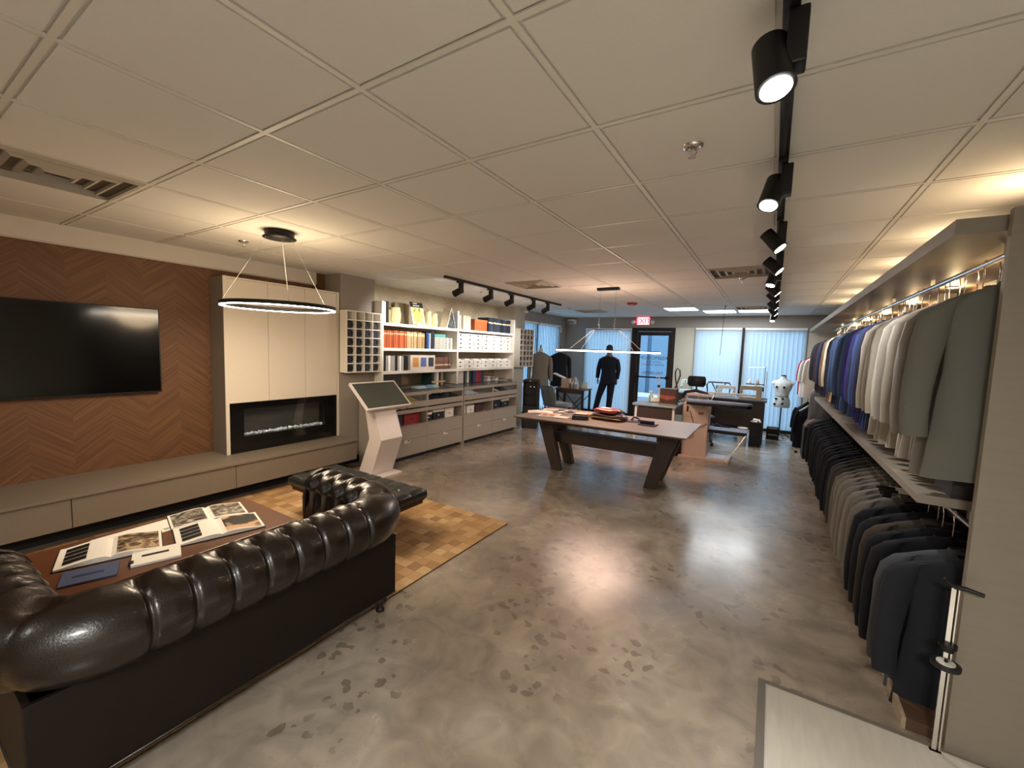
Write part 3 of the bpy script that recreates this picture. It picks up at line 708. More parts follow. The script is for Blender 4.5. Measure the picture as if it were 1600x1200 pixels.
# ------------------------------------------------------------------ track lights
m_lens = glow('spot_lens', (1, .96, .9), 30)
def spothead(x, y, aim, label, e, size=1, grp='spotlights on the long track', lit=True, col=NEUT):
    t = thing('track_spotlight', label, 'spotlight', (x, y, ZC-.032), group=grp)
    s_ = size
    part('adapter', B(-.018*s_, -.055*s_, -.02, .018*s_, .055*s_, 0), m_black, t, .003)
    part('driver_box', B(-.022*s_+.016, -.03*s_, -.145*s_, .022*s_+.016, .03*s_, -.02), m_black, t, .006)
    c_ = Vector((-.03*s_, 0, -.125*s_)); d = (Vector(aim)-(Vector((x, y, ZC-.032))+c_)).normalized()
    a0, a1 = c_-d*.065*s_, c_+d*.065*s_
    part('lamp_head', MB().cyl(a0, a1, .040*s_, .044*s_, 24).cyl(a1-d*.002, a1+d*.001, .044*s_, .044*s_, 24), m_black, t, )
    part('lens', MB().cyl(a1+d*.0012, a1+d*.003, .034*s_, .034*s_, 24), m_lens if lit else m_dark, t)
    if e: light('SPOT', Vector((x, y, ZC-.032))+a1+d*.012, e, col, .03, aim=aim, spot=math.radians(62), name='spot_lamp', blend=.8)
    return t
t = thing('lighting_track', 'long black ceiling track running toward the shopfront', 'track', (-.022, 0, ZC))
part('rail', B(-.018, -.8, -.032, .018, 9.30, 0), m_black, t, .002); part('end_cap', B(-.019, 9.30, -.033, .019, 9.325, 0), m_blackpl, t)
part('slot', B(-.006, -.79, -.0335, .006, 9.29, -.032), m_dark, t)
ords = ['nearest spotlight on the long track, aimed at the floor', 'second spotlight on the long track, bright lens facing the camera', 'third spotlight on the long track, turned to the jackets',
        'fourth spotlight on the long track, turned to the jackets', 'fifth spotlight on the long track, lens facing the camera', 'sixth spotlight on the long track from the camera', 'seventh spotlight on the long track from the camera',
        'eighth spotlight on the long track from the camera', 'ninth spotlight on the long track from the camera', 'last spotlight on the long track, nearest the shopfront']
aims = [(.35, .6, 0), (-.5, 1.2, 0), (.75, 2.9, 1.3), (.75, 3.8, 1.5), (-.6, 3.9, 0), (.75, 5.3, 1.5), (.75, 6.1, 1.5), (.75, 6.9, 1.5), (.75, 7.8, 1.5), (-.2, 8.0, 0)]
ys = [1.24, 2.16, 3.04, 3.86, 4.48, 5.21, 5.85, 6.75, 7.67, 8.88]
es = [70, 30, 30, 30, 28, 28, 26, 24, 22, 10]
for y_, l_, a_, e_ in zip(ys, ords, aims, es): spothead(-.022, y_, a_, l_, e_)
spothead(-.022, .35, (.55, .9, 0), 'spotlight on the long track overhead, behind the camera view', 75)
t = thing('lighting_track', 'short black ceiling track in front of the shelves', 'track', (-3.47, 0, ZC))
part('rail', B(-.016, 3.95, -.03, .016, 7.25, 0), m_black, t, .002); part('slot', B(-.005, 3.96, -.0315, .005, 7.24, -.03), m_dark, t)
for i, (y_, l_) in enumerate(zip((4.25, 4.92, 5.48, 6.17, 6.69), ('first from the left', 'second from the left', 'middle one', 'second from the right', 'rightmost'))):
    spothead(-3.47, y_, (-4.75, y_+(-.1, -.1, 0, .1, .3)[i], 1.75), f'black spotlight of the shelf side track, {l_}', 42, 1.0, 'spotlights on the shelf side track')

# ceiling odds and ends
t = thing('smoke_alarm', 'red strobe alarm disc on the ceiling near the exit sign', 'alarm', (-2.15, 7.35, ZC))
m_red = mat('alarm_red', 'a3242a', .4)
part('base', MB().lathe([(.09, 0), (.09, -.02), (.07, -.035), (0, -.035)], n=24), m_red, t); part('strobe', B(-.03, -.03, -.05, .03, .03, -.035), mat('strobe_clear', 'd8c8c4', .2), t, .004)
t = thing('exit_sign', 'lit red EXIT sign with two emergency lamp heads above the door', 'exit sign', (-2.70, YB-.045, 2.335))
part('housing', B(-.15, -.025, -.09, .15, .045, .10), m_white, t, .004)
part('face', B(-.14, -.028, -.08, .14, -.025, .09), glow('exit_pink', (1, .33, .36), 1.5), t)
text('lettering', 'EXIT', .17, (0, -.031, .0), (PI/2, 0, 0), glow('exit_letters', (1, .05, .09), 1.1), t, ext=.002)
for sx_ in (-.2, .2):
    h_ = part('lamp_head', MB().cyl((sx_, -.02, -.01), (sx_*1.18, -.08, -.03), .028, .045, 16), m_white, t); part('lamp_lens', MB().cyl((sx_*1.182, -.0805, -.0302), (sx_*1.19, -.084, -.032), .040, .040, 16), mat('lamp_lens', 'cfd6d6', .2), h_)
t = thing('speaker_box', 'small white box speaker in the upper left back corner', 'speaker', (-4.55, YB-.1, 2.33))
part('housing', B(-.10, -.05, -.05, .10, .1, .06), m_white, t, .006); part('grille', B(-.09, -.052, -.045, .09, -.05, .02), mat('grille_grey', '8b8b88', .7), t)
t = thing('wall_sensor', 'tiny white sensor on the grey wall beside the side window', 'sensor', (XW, 9.98, 2.10))
part('body', B(0, -.03, -.06, .03, .03, .06), m_white, t, .004); part('window', B(.03, -.015, -.03, .033, .015, 0), m_dark, t)
t = thing('security_camera', 'little white dome camera on the pier top', 'camera', (-4.575, 7.78, 2.37))
part('mount', MB().cyl((-.0, 0, 0), (.03, 0, 0), .035, n=16), m_white, t); part('dome', MB().lathe([(.03, .02), (.035, 0), (.028, -.025), (0, -.035)], (.06, 0, 0), 16), m_white, t)

# ------------------------------------------------------------------ wall shelves
SX0, SX1 = -4.97, -4.50
t = thing('wall_shelving', 'white open shelving of two bays filled with swatch books and boxes', 'shelving', (0, 0, 0))
yA, yM, yZ = 3.875, 5.49, 7.30
lv = (1.875, 1.53, 1.205)
part('upright', B(SX0+.06, yA, .95, SX1, yA+.035, 2.16), m_white, t, .001)
part('upright', B(SX0, yM-.02, .95, SX1, yM+.02, 2.17), m_white, t, .001)
part('upright', B(SX0, yZ-.035, .95, SX1, yZ, 2.16), m_white, t, .001)
for a_, b_ in ((yA+.035, yM-.02), (yM+.02, yZ-.035)):
    for z in lv: part('shelf', B(SX0, a_, z-.04, SX1, b_, z), m_white, t, .001)
# counters
m_handle = mat('brushed_handle', 'd6d0c4', .5)
def counter(y0, y1, name, label):
    t = thing(name, label, 'cabinet', (-4.15, y0, 0)); w = y1-y0; d_ = -.30; D = -.46
    m_ = m_greige
    part('side_panel', B(D, 0, 0, 0, .022, .935), m_, t, .001); part('side_panel', B(D, w-.022, 0, 0, w, .935), m_, t, .001)
    part('centre_panel', B(D, w/2-.011, .46, -.004, w/2+.011, .90), m_, t)
    part('back_panel', B(D, .022, .06, D+.02, w-.022, .90), m_, t)
    part('toe_kick', B(D+.02, .022, 0, -.05, w-.022, .06), m_dark, t)
    part('deck', B(D+.02, .022, .455, -.0, w-.022, .478), m_, t); part('deck', B(D+.02, .022, .765, -.018, w-.022, .785), m_, t)
    part('rail', B(-.018, .022, .65, .0, w-.022, .70), m_, t); part('rail', B(-.018, .022, .72, .0, w-.022, .80), m_, t); part('rail', B(-.018, .022, .89, 0, w-.022, .935), m_, t)
    part('display_post', B(-.018, w/2-.02, .80, 0, w/2+.02, .89), m_, t)
    part('display_glass', B(-.012, .03, .80, -.009, w-.03, .89), m_glass, t)
    part('glass_top', B(D, 0, .937, .004, w, .947), m_glass, t)
    part('top_rim', MB().box(D, 0, .935, D+.03, w, .937).box(-.03, 0, .935, 0, w, .937), m_, t)
    for a_ in (0, 1):
        for z0, z1, hd in ((.063, .285, 1), (.289, .452, 0)):
            ya_, yb_ = .024+a_*(w/2-.022), .024+a_*(w/2-.022)+w/2-.026
            dr = part('drawer_front', B(-.018, ya_, z0, .0, yb_, z1), m_, t, .001)
            if hd:
                c_ = (ya_+yb_)/2; part('handle_slot', B(.006, c_+.012, .262, .0068, c_+.036, .281), m_dark, dr); part('handle_pull', MB().box(.0, c_-.05, .245, .006, c_+.05, .285), m_handle, dr)
    return t
counter(3.60, 5.225, 'display_counter', 'greige display counter with glass top below the left shelf bay')
counter(5.245, 6.89, 'display_counter', 'greige display counter with glass top below the right shelf bay')
# rear deck linking counters to the wall (glass counter continues to the shelf uprights)
t = thing('counter_worktop', 'taupe worktop strip between the counters and the wall shelving', 'worktop', (0, 0, 0))
part('slab', B(-4.97, 3.875, .90, -4.612, 7.30, .945), m_greige, t, .001); part('support', B(-4.97, 3.89, 0, -4.63, 7.28, .9), m_greige2, t)

def upright_book(x, y, z, d, th, h, m, label, group, lean=0, name='swatch_book', cat='book', band=None, hollow=True):
    t = thing(name, label, cat, (x, y, z), group=group)
    M_ = Rm((0, 0, 0), rx=lean)
    part('cover', MB().box(-d, 0, 0, 0, .003, h, m=M_).box(-d, th-.003, 0, 0, th, h, m=M_).box(-.003, .003, 0, 0, th-.003, h, m=M_), m, t)
    part('pages', B(-d+.002, .003, .003, -.003, th-.003, h-.004, m=M_), m_paper, t)
    if band: part('spine_label', B(0, .002, h*band[0], .0012, th-.002, h*band[1], m=M_), band[2], t)
    return t
mo = [mat('orange_cloth_a', 'b5552a', .7), mat('orange_cloth_b', 'c0622f', .7), mat('rust_cloth', 'a64b28', .7)]
mtn = [mat('tan_cloth_a', 'a98a5c', .7), mat('tan_cloth_b', 'b79b70', .7), mat('tan_cloth_c', '98794e', .7)]
mbl = mat('bright_blue_cloth', '2d5fa6', .6); mwh = mat('white_board', 'e8e4da', .6); mnv = mat('navy_cloth', '1b2030', .7); mbr = mat('brown_cloth', '6d4a3c', .7)
mgr = mat('dark_green_cloth', '1f3a33', .7); mteal = mat('teal_board', '4f8f86', .6); mlt = mat('gold_label', 'd8c094', .6)
zig = stripes('black_white_zigzag_print', '1b1a1a', 'd9d5cb', 'DIAGONAL', 22, thr=.5, jitter=3)
chk = stripes('brown_white_check_print', '4a3b30', 'e3ddcf', 'DIAGONAL', 16, thr=.42, jitter=6)
def run(y, y_end, x, z, d, th, h, ms, lab, grp, **k):
    i = 0; words = ['first', 'second', 'third', 'fourth', 'fifth', 'sixth', 'seventh', 'eighth', 'ninth', 'tenth', 'eleventh', 'twelfth', 'thirteenth', 'fourteenth']
    while y+th < y_end+.002:
        upright_book(x+random.uniform(-.012, .004), y, z, d, th-.003, h*random.uniform(.95, 1.0), ms[i % len(ms)], f'{lab}, {words[i]} from its left end', grp, **k); y += th; i += 1
    return y
xf = -4.56; GB = 'books on the wall shelves'
run(3.925, 4.06, xf, lv[0], .22, .042, .30, [m_black, mwh, m_dark], 'tall thin binder at the left of the top shelf', GB)
y_ = run(3.92, 4.42, xf, lv[1], .25, .036, .25, mo, 'orange swatch book on the upper middle shelf', GB, band=(.78, .86, mlt))
y_ = run(y_+.004, 4.76, xf, lv[1], .25, .037, .25, mtn, 'tan swatch book on the upper middle shelf', GB, band=(.75, .9, mlt))
upright_book(xf, 4.785, lv[1], .25, .035, .25, mnv, 'dark book left of the bright blue one', GB); upright_book(xf, 4.822, lv[1], .25, .045, .25, mbl, 'bright blue book on the upper middle shelf', GB, lean=0)
upright_book(xf, 4.87, lv[1], .25, .02, .24, mwh, 'thin white book right of the bright blue one', GB); upright_book(xf, 4.893, lv[1], .25, .075, .27, mnv, 'thick black book before the checked stack', GB)
for k in range(5):
    t = thing('patterned_box', f'flat brown and white checked box, {["lowest", "second lowest", "middle", "second highest", "highest"][k]} of its stack', 'box', (xf, 4.985, lv[1]+k*.038), group='checked box stack')
    part('body', B(-.28, 0, 0, 0, .28, .036), chk, t, .001); part('lid_seam', B(0, .002, .016, .001, .278, .018), m_dark, t)
t = thing('patterned_box', 'teal flat box on top of the checked stack', 'box', (xf, 4.99, lv[1]+.191)); part('body', B(-.26, 0, 0, -.01, .26, .035), mteal, t, .001); part('lid', B(-.262, -.002, .035, -.008, .262, .046), mteal, t, .001)
run(5.285, 5.42, xf, lv[1], .25, .043, .19, [mwh, zig, mwh], 'white or patterned binder ending the orange book shelf', GB)
run(3.92, 4.35, xf, lv[2], .25, .042, .22, [zig, m_black, zig, mwh, zig], 'black and white patterned book on the lower middle shelf', GB)
run(4.352, 4.42, xf, lv[2], .25, .034, .22, [m_black], 'plain black book beside the fabric display box', GB)
t = thing('fabric_display', 'cream display case with orange, blue and dark fabric swatches', 'display', (xf+.02, 4.45, lv[2]))
part('case', B(-.20, 0, 0, 0, .53, .225), m_whitec, t, .002)
for k, c_ in enumerate(('c98a45', '5a6aa3', '353b43')): part('swatch', B(0, .05+k*.165, .05, .003, .165+k*.165, .19), mat('swatch_'+c_, c_, .8, var=.25, scale=120), t)
run(5.0, 5.38, xf, lv[2], .25, .042, .20, [mbr], 'brown leather bound book on the lower middle shelf', GB, band=(.3, .42, mlt))
run(4.93, 5.32, xf+.0, .947, .22, .056, .24, [mgr, zig, mwh, m_black, mtn[0], mgr], 'tall dark binder standing on the left counter worktop', GB, band=(.2, .3, mlt))
t = thing('storage_case', 'dark brown flat case leaning at the left end above the counter', 'case', (xf, 3.93, .947)); part('body', B(-.28, 0, 0, -.03, .40, .21), mat('case_brown', '2b2320', .6), t, .006); part('lid', B(-.285, -.005, .16, -.025, .405, .218), mat('case_brown_lid', '332a25', .6), t, .006)
t = thing('folded_shirt', 'pale blue folded cloth lying on the left glass counter', 'cloth', (-4.42, 4.42, .947)); 
for k, (c_, w_) in enumerate((('9fb9c4', .17), ('6f8fc0', .16), ('a9c8cf', .14))): part('fold', MB().rings([[(-.09, -.0+k*.15, 0), (.09, k*.15, 0), (.09, k*.15+w_, 0), (-.09, k*.15+w_, 0)], [(-.085, .01+k*.15, .02), (.085, .012+k*.15, .014), (.08, k*.15+w_-.01, .02), (-.08, k*.15+w_-.012, .025)], [(-.06, .03+k*.15, .034), (.06, .03+k*.15, .03), (.06, k*.15+w_-.03, .036), (-.06, k*.15+w_-.03, .03)]]), mat('cloth_'+c_, c_, .85), t)
# rock torsos, posters
def rock(y, w, h, label):
    t = thing('stone_block', label, 'sculpture', (-4.74, y, lv[0])); q = MB(); rs = []
    rnd = random.Random(y)
    n = 18; ph = [rnd.uniform(.86, 1.12) for _ in range(n)]
    for j in range(9):
        v = j/8; f = 1-.18*v+.06*math.sin(v*7+y); 
        rs.append([(.10*f*ph[i]*math.cos(2*PI*i/n), w/2*f*ph[(i*3+j) % n]**.5*math.sin(2*PI*i/n)+.02*v, h*v*(1 if j < 8 else rnd.uniform(.93, 1.0))) for i in range(n)])
    part('stone', q.rings(rs, smooth=False), mat('cream_stone', 'd9c99b', .9, var=.18, scale=14, bump=.5, bscale=30), t); return t
rock(4.30, .20, .25, 'rough cream stone block, tallest, at the left of the top shelf'); rock(4.135, .10, .20, 'smaller rough cream stone piece behind the tallest one')
rock(4.97, .15, .25, 'rough cream stone piece right of the yellow poster'); rock(5.11, .12, .23, 'rough cream stone piece beside the leaning pictures')
t = thing('poster_board', 'standing poster with dark heading and yellow picture on the top shelf', 'poster', (-4.62, 4.58, lv[0]), .0)
M_ = Rm((0, 0, 0), ry=-.25)
part('board', B(-.012, 0, 0, 0, .27, .37, m=M_), m_whitec, t); part('heading', B(0, 0, .29, .002, .27, .37, m=M_), m_dark, t)
part('picture', B(0, .03, .05, .002, .24, .275, m=M_), picture('yellow_picture', ((.35, '5b6a55'), (.45, 'cfc65a'), (.6, 'e7de85'), (.75, 'dfe3d0')), 7), t)
part('heading_line', MB().box(.002, .06, .345, .003, .15, .357, m=M_).box(.002, .06, .31, .003, .19, .322, m=M_), mwh, t); part('strut', B(-.11, .12, .0, -.10, .15, .26), m_whitec, t)
t = thing('book', 'yellow book lying flat under the poster', 'book', (-4.56, 4.56, lv[0])); part('cover', B(-.03, 0, 0, .04, .34, .022), mat('yellow_cover', 'c9b04a', .6), t, .002); part('pages', B(-.028, .004, .004, .041, .336, .018), m_paper, t)
t = thing('canvas_panel', 'brown panel leaning behind the poster on the top shelf', 'panel', (-4.9, 4.45, lv[0])); part('panel', B(0, 0, 0, .02, .22, .34), mat('kraft_panel', '8a7a5c', .8), t); part('edge', B(.02, 0, 0, .022, .22, .015), m_dark, t)
t = thing('picture_easel', 'folded white display easel with a blue grey picture on the top shelf', 'picture', (-4.66, 5.20, lv[0]))
part('front_board', MB().prism([(0, 0), (.012, 0), (.115, .33), (.105, .33)], 'x', 0, .16), m_whitec, t); part('rear_board', MB().prism([(.22, 0), (.232, 0), (.117, .33), (.108, .33)], 'x', 0, .16), picture('blue_sketch', ((.4, '7f97a8'), (.5, 'c7d3d8'), (.7, '4e5d68')), 12), t)
# right bay
run(5.53, 5.66, xf, lv[0], .25, .042, .245, [mat('pale_marbled', 'b9b0a4', .7, var=.3, scale=18)], 'pale marbled binder at the left of the right bay top', GB)
run(5.70, 5.92, xf, lv[0], .25, .043, .25, [mat('cream_marbled', 'd4cbb8', .7, var=.25, scale=18)], 'cream marbled binder on the right bay top', GB)
t = thing('orange_box', 'orange box between the cream binders and navy books', 'box', (xf, 6.02, lv[0])); part('body', B(-.26, 0, 0, 0, .38, .20), mat('orange_card', 'b9622f', .6), t, .003); part('lid', B(-.265, -.004, .16, .004, .384, .205), mat('orange_card_lid', 'c06a36', .6), t, .002)
run(6.44, 7.24, xf, lv[0], .25, .078, .27, [mnv, mat('navy_blue_cloth', '27324f', .7), mat('blackish_cloth', '1d1c22', .7)], 'thick navy bound book on the right bay top', GB, band=(.6, .7, mlt))
m_hole = mat('box_handle_black', '1a1716', .5)
def wbox(y, z, w, h, label, grp, m=mwh, x=xf, d=.30):
    t = thing('drawer_box', label, 'box', (x, y, z), group=grp)
    part('body', B(-d, 0, 0, 0, w, h*.98), m, t, .0015); part('front_lip', B(0, .004, h*.06, .003, w-.004, h*.92), m, t, .001)
    q = MB(); n = 12; q.add([(.0035, w/2+.028*math.cos(2*PI*i/n), h*.5+.011*math.sin(2*PI*i/n)) for i in range(n)], [tuple(range(n))]); part('handle_hole', q, m_hole, t); return t
col_ = ['first', 'second', 'third', 'fourth', 'fifth', 'sixth', 'seventh']; row_ = ['bottom', 'second lowest', 'second highest', 'top']
cw_ = (yZ-.035-yM-.03)/7
src = wbox(yM+.025, lv[1], cw_-.006, .071, 'white drawer box in the upper box shelf, first column from the left, bottom row', 'white drawer boxes, upper shelf')
cs = kids(src)
for i in range(7):
    for j in range(4):
        if i == j == 0: continue
        dup(src, (xf+random.uniform(-.006, .006), yM+.025+i*cw_, lv[1]+j*.0715), label=f'white drawer box in the upper box shelf, {col_[i]} column from the left, {row_[j]} row', cs=cs)
for i in range(7):
    for j in range(2):
        dup(src, (xf+random.uniform(-.006, .006), yM+.025+i*cw_, lv[2]+j*.0715), label=f'white drawer box in the lower box shelf, {col_[i]} column from the left, {"bottom" if j == 0 else "top"} row', group='white drawer boxes, lower shelf', cs=cs)
    t = thing('folded_paper', f'crumpled white tissue on the lower box shelf, {col_[i]} from the left', 'tissue', (xf-.05, yM+.05+i*cw_, lv[2]+.143), group='white tissue on the boxes')
    part('tissue', MB().rings([[(-.1, 0, 0), (.02, 0, 0), (.02, .17, 0), (-.1, .17, 0)], [(-.08, .03, .02), (.0, .02, .016), (.01, .14, .024), (-.07, .15, .015)]], smooth=False), mwh, t)
run(5.53, 5.76, xf, .947, .22, .07, .23, [mat('grey_white_binder', 'cfccc6', .6)], 'pale grey binder above the right counter', GB)
run(5.79, 5.97, xf, .947, .22, .058, .24, [mat('grey_green_binder', '5e665f', .6), mwh, mgr], 'grey green binder above the right counter', GB)
run(6.0, 6.36, xf, .947, .22, .09, .25, [mat('navy_red_a', '2b3560', .6), mat('crimson_cloth', '9b2638', .6), mat('crimson_cloth_b', '8a2233', .6), mat('navy_red_b', '2c3256', .6)], 'large crimson or navy book above the right counter', GB)
for k in range(3):
    t = thing('trinket_box', f'small white and black box on the right counter, {col_[k]} from the left', 'box', (xf+.03, 6.42+k*.13, .947)); part('body', B(-.12, 0, 0, 0, .10, .07+.02*(k == 0)), zig if k == 1 else mwh, t, .002); part('lid', B(-.122, -.002, .055, .002, .102, .065), m_dark, t)

# shoes and boxes in the counters
def shoe(x, y, z, rz, m, label, grp):
    t = thing('shoe', label, 'shoe', (x, y, z), rz, grp)
    q = MB(); rs = []
    for k in range(9):
        u = k/8; L_ = .24*u; w = (.030, .034, .033, .030, .034, .040, .040, .032, .012)[k]; h = (.055, .066, .066, .058, .046, .036, .030, .024, .012)[k]
        rs.append([(L_, -w, .008), (L_, w, .008), (L_, w*.95, h*.55), (L_, w*.45, h), (L_, -w*.45, h), (L_, -w*.95, h*.55)])
    part('upper', q.rings(rs), m, t)
    so = [(.0, -.03), (.08, -.03), (.17, -.04), (.235, -.018), (.24, 0), (.235, .018), (.17, .04), (.08, .03), (0, .03)]
    part('sole', MB().prism(so, 'z', .0, .008), m_dark, t); part('opening', MB().lathe([(.024, .0665), (.022, .0675)], (.04, 0, 0), 12, sx=1.5, sy=.8), m_dark, t)
    return t
mys = mat('yellow_suede', 'd2b66a', .8); mbs = mat('black_shoe_leather', '15151a', .2); mws = mat('white_shoe_leather', 'ddd9cf', .4)
for k, y in enumerate((4.13, 4.23)): shoe(-4.42, y, .7855, .12, mys, f'yellow suede shoe in the left display, {("left", "right")[k]} of the pair', 'shoes in the counters')
for k, y in enumerate((4.52, 4.63, 4.78, 4.89, 5.03, 5.13)): shoe(-4.42, y, .7855, .1, mbs, f'polished black shoe in the left display, {col_[k]} from the left', 'shoes in the counters')
for k, y in enumerate((5.42, 5.53, 5.66)): shoe(-4.42, y, .7855, .1, mws, f'white shoe in the right display, {col_[k]} from the left', 'shoes in the counters')
for k, y in enumerate((6.18, 6.30, 6.45, 6.58)): shoe(-4.42, y, .7855, .1, mbs if k != 1 else mws, f'shoe in the right half of the right display, {col_[k]} from the left', 'shoes in the counters')
def cbox(y, w, h, m, label, lid=None, z=.4785):
    t = thing('carton', label, 'box', (-4.24, y, z)); part('body', B(-.30, 0, 0, 0, w, h*.8), m, t, .002); part('lid', B(-.303, -.003, h*.72, .003, w+.003, h), lid or m, t, .002)
    q = MB(); n = 10; q.add([(.0036, w/2+.02*math.cos(2*PI*i/n), h*.4+.009*math.sin(2*PI*i/n)) for i in range(n)], [tuple(range(n))]); part('hole', q, mwh if m in (m_blackpl, mnv) else m_hole, t)
cbox(3.68, .34, .16, mat('slate_card', '2c3238', .7), 'dark slate carton in the left counter, half behind the kiosk'); cbox(4.05, .30, .165, mat('deep_red_card', '8e2224', .6), 'deep red carton in the left counter')
cbox(4.45, .15, .12, mnv, 'navy carton with white lid in the left counter', mwh); cbox(4.63, .24, .15, m_blackpl, 'black carton with white lid in the left counter', mwh); cbox(4.90, .20, .15, mwh, 'white carton at the right of the left counter')
cbox(5.30, .10, .14, mwh, 'white carton at the left end of the right counter'); cbox(5.44, .20, .13, mwh, 'white carton with handle hole in the right counter'); cbox(5.68, .22, .15, mat('maroon_card', '4a2723', .6), 'maroon carton in the right counter', m_blackpl)
cbox(6.14, .30, .15, mnv, 'navy carton in the right half of the right counter', m_blackpl); cbox(6.48, .26, .15, m_blackpl, 'black carton with white lid, rightmost in the right counter', mwh)

# ------------------------------------------------------------------ tie pigeonholes
def pigeon(x, y0, y1, z0, z1, d, label, seed, dim='dark'):
    rnd = random.Random(seed); t = thing('pigeonhole_rack', label, 'rack', (x, y0, z0)); w = y1-y0; h = z1-z0; e = .012
    part('back', B(0, 0, 0, .006, w, h), m_whitec, t); part('side', B(0, -.0, 0, d, e, h), m_white, t); part('side', B(0, w-e, 0, d, w, h), m_white, t); part('top', B(0, e, h-e, d, w-e, h), m_white, t); part('bottom', B(0, e, 0, d, w-e, e), m_white, t)
    cw, ch = (w-e)/4, (h-e)/7
    for i in range(1, 4): part('divider', B(.006, i*cw, e, d, i*cw+e, h-e), m_white, t)
    for j in range(1, 7): part('shelf', B(.006, e, j*ch, d-.001, w-e, j*ch+e), m_white, t)
    return cw, ch, e
tie_m = [mat('tie_'+c_, c_, .5, var=.3, scale=60) for c_ in ('1a1a24', '232a45', '2c3550', '1e1b1b', '332a2a', '3a4a6a', '2a2440', '25303a')]
tie_src = None
def ties(x, y0, z0, cw, ch, e, rows, seed, where, ms):
    global tie_src
    rnd = random.Random(seed)
    for j in range(rows):
        for i in range(4):
            loc = (x+.05, y0+e+i*cw+(cw-e)/2, z0+e+j*ch); lab = f'rolled tie in the {where} pigeonhole rack, {col_[i]} column, {col_[j]} row from the bottom'
            s_ = min(cw-e, ch-e)/.10
            if tie_src is None:
                t = thing('rolled_tie', lab, 'tie', loc, group='rolled ties in pigeonholes'); r = .0485
                q = MB(); pts_ = [((k/40*r*.9+.006)*math.cos(k*.55), (k/40*r*.9+.006)*math.sin(k*.55)) for k in range(41)]
                q.add([(0, a_, b_+r) for a_, b_ in pts_]+[(.06, a_, b_+r) for a_, b_ in pts_], [(k, k+1, 42+k, 41+k) for k in range(40)])
                part('roll', q, ms[0], t, solid=.003); part('core', MB().cyl((.002, 0, r), (.055, 0, r), r*.82, n=14), ms[0], t); tie_src = (t, kids(t))
            else:
                t = dup(tie_src[0], loc, label=lab, cs=tie_src[1])
            t.scale = (1, s_, s_)
            mm_ = rnd.choice(ms)
            for c_ in bpy.data.objects[-3:] if False else [o for o in C.objects[-2:]]: setm(c_, mm_)
cw, ch, e = pigeon(-4.638, 3.325, 3.865, 1.205, 1.985, .14, 'white pigeonhole rack of rolled ties on the taupe pier by the fireplace', 1)
ties(-4.638, 3.325, 1.205, cw, ch, e, 6, 3, 'near', tie_m)
cw, ch, e = pigeon(-4.578, 7.42, 8.0, 1.20, 1.995, .14, 'white pigeonhole rack of rolled ties on the far pale pier', 2)
ties(-4.578, 7.42, 1.20, cw, ch, e, 7, 9, 'far', tie_m+[mat('tie_grey', '8f8f95', .5), mat('tie_taupe', '7a6c66', .5)])

# ------------------------------------------------------------------ touch kiosk
t = thing('touch_kiosk', 'white angled touchscreen kiosk standing by the taupe pier', 'kiosk', (-3.965, 3.42, 0))
m_kw = mat('kiosk_white', 'd8cfcb', .3, var=.02)
w = .165
prof = [(-.20, .012), (.0, .012), (.17, .46), (.03, .83), (-.10, .90), (-.03, .46)]
part('column', MB().prism([(-.21, .012), (.02, .012), (.19, .46), (.05, .84), (-.12, .92), (-.02, .46)], 'y', -w, w), m_kw, t, .006)
part('base_plate', B(-.17, -.20, 0, .16, .20, .012), m_kw, t, .003)
M_ = Matrix.Translation((.0, 0, .975)) @ Matrix.Rotation(math.radians(41), 4, 'Y')
part('screen_housing', B(-.215, -.335, -.03, .215, .335, .0, m=M_), m_kw, t, .006)
part('bezel', MB().box(-.215, -.335, .0, -.195, .335, .004, m=M_).box(.195, -.335, 0, .215, .335, .004, m=M_).box(-.195, -.335, 0, .195, -.315, .004, m=M_).box(-.195, .315, 0, .195, .335, .004, m=M_), m_kw, t)
part('touch_screen', B(-.195, -.315, 0, .195, .315, .002, m=M_), mat('grey_green_screen', '3f443c', .18, var=.05), t)
part('lower_lip', B(.12, -.10, -.06, .18, .10, -.03, m=M_), m_kw, t, .004)
part('cable_loop', MB().tube([(.15, .13, .80), (.17, .2, .78), (.15, .27, .79), (.13, .29, .82)], .004, 6), m_black, t)
# ------------------------------------------------------------------ hanging rack wall
t = thing('clothes_rack_wall', 'taupe wood wall unit with two hanging levels of jackets on the right', 'wardrobe', (0, 0, 0))
part('end_panel', B(.71, 2.30, 0, XR-.002, 2.335, 2.155), m_rackw, t, .002)
for i, (a_, b_) in enumerate(((2.36, 4.30), (4.304, 6.25), (6.254, 8.2), (8.204, 10.2))):
    part('top_shelf', B(.575, a_, 2.085, XR-.003, b_, 2.145), m_rackw, t, .002)
for i, (a_, b_) in enumerate(((2.50, 4.30), (4.304, 6.25), (6.254, 7.9))):
    part('lower_shelf', B(.59, a_, .955, XR-.003, b_, .995), m_rackw, t, .002)
part('base_plinth', B(.60, 2.34, 0, XR-.003, 7.9, .05), m_rackb, t); part('plinth_edge', B(.585, 2.34, 0, .60, 7.9, .052), mat('pale_edge_strip', 'a8977f', .4), t)
for a_, b_ in ((2.34, 3.32), (3.325, 4.30), (4.305, 5.28), (5.285, 6.25), (6.255, 7.2), (7.205, 8.2)):
    part('back_panel', B(XR-.025, a_, .05, XR-.003, b_, 2.084), m_rackb, t)
for y in (3.32, 4.30, 5.28, 6.25, 7.2, 8.2): part('upright', B(1.0, y-.018, .05, XR-.026, y+.018, 2.084), m_rackw, t, .001)
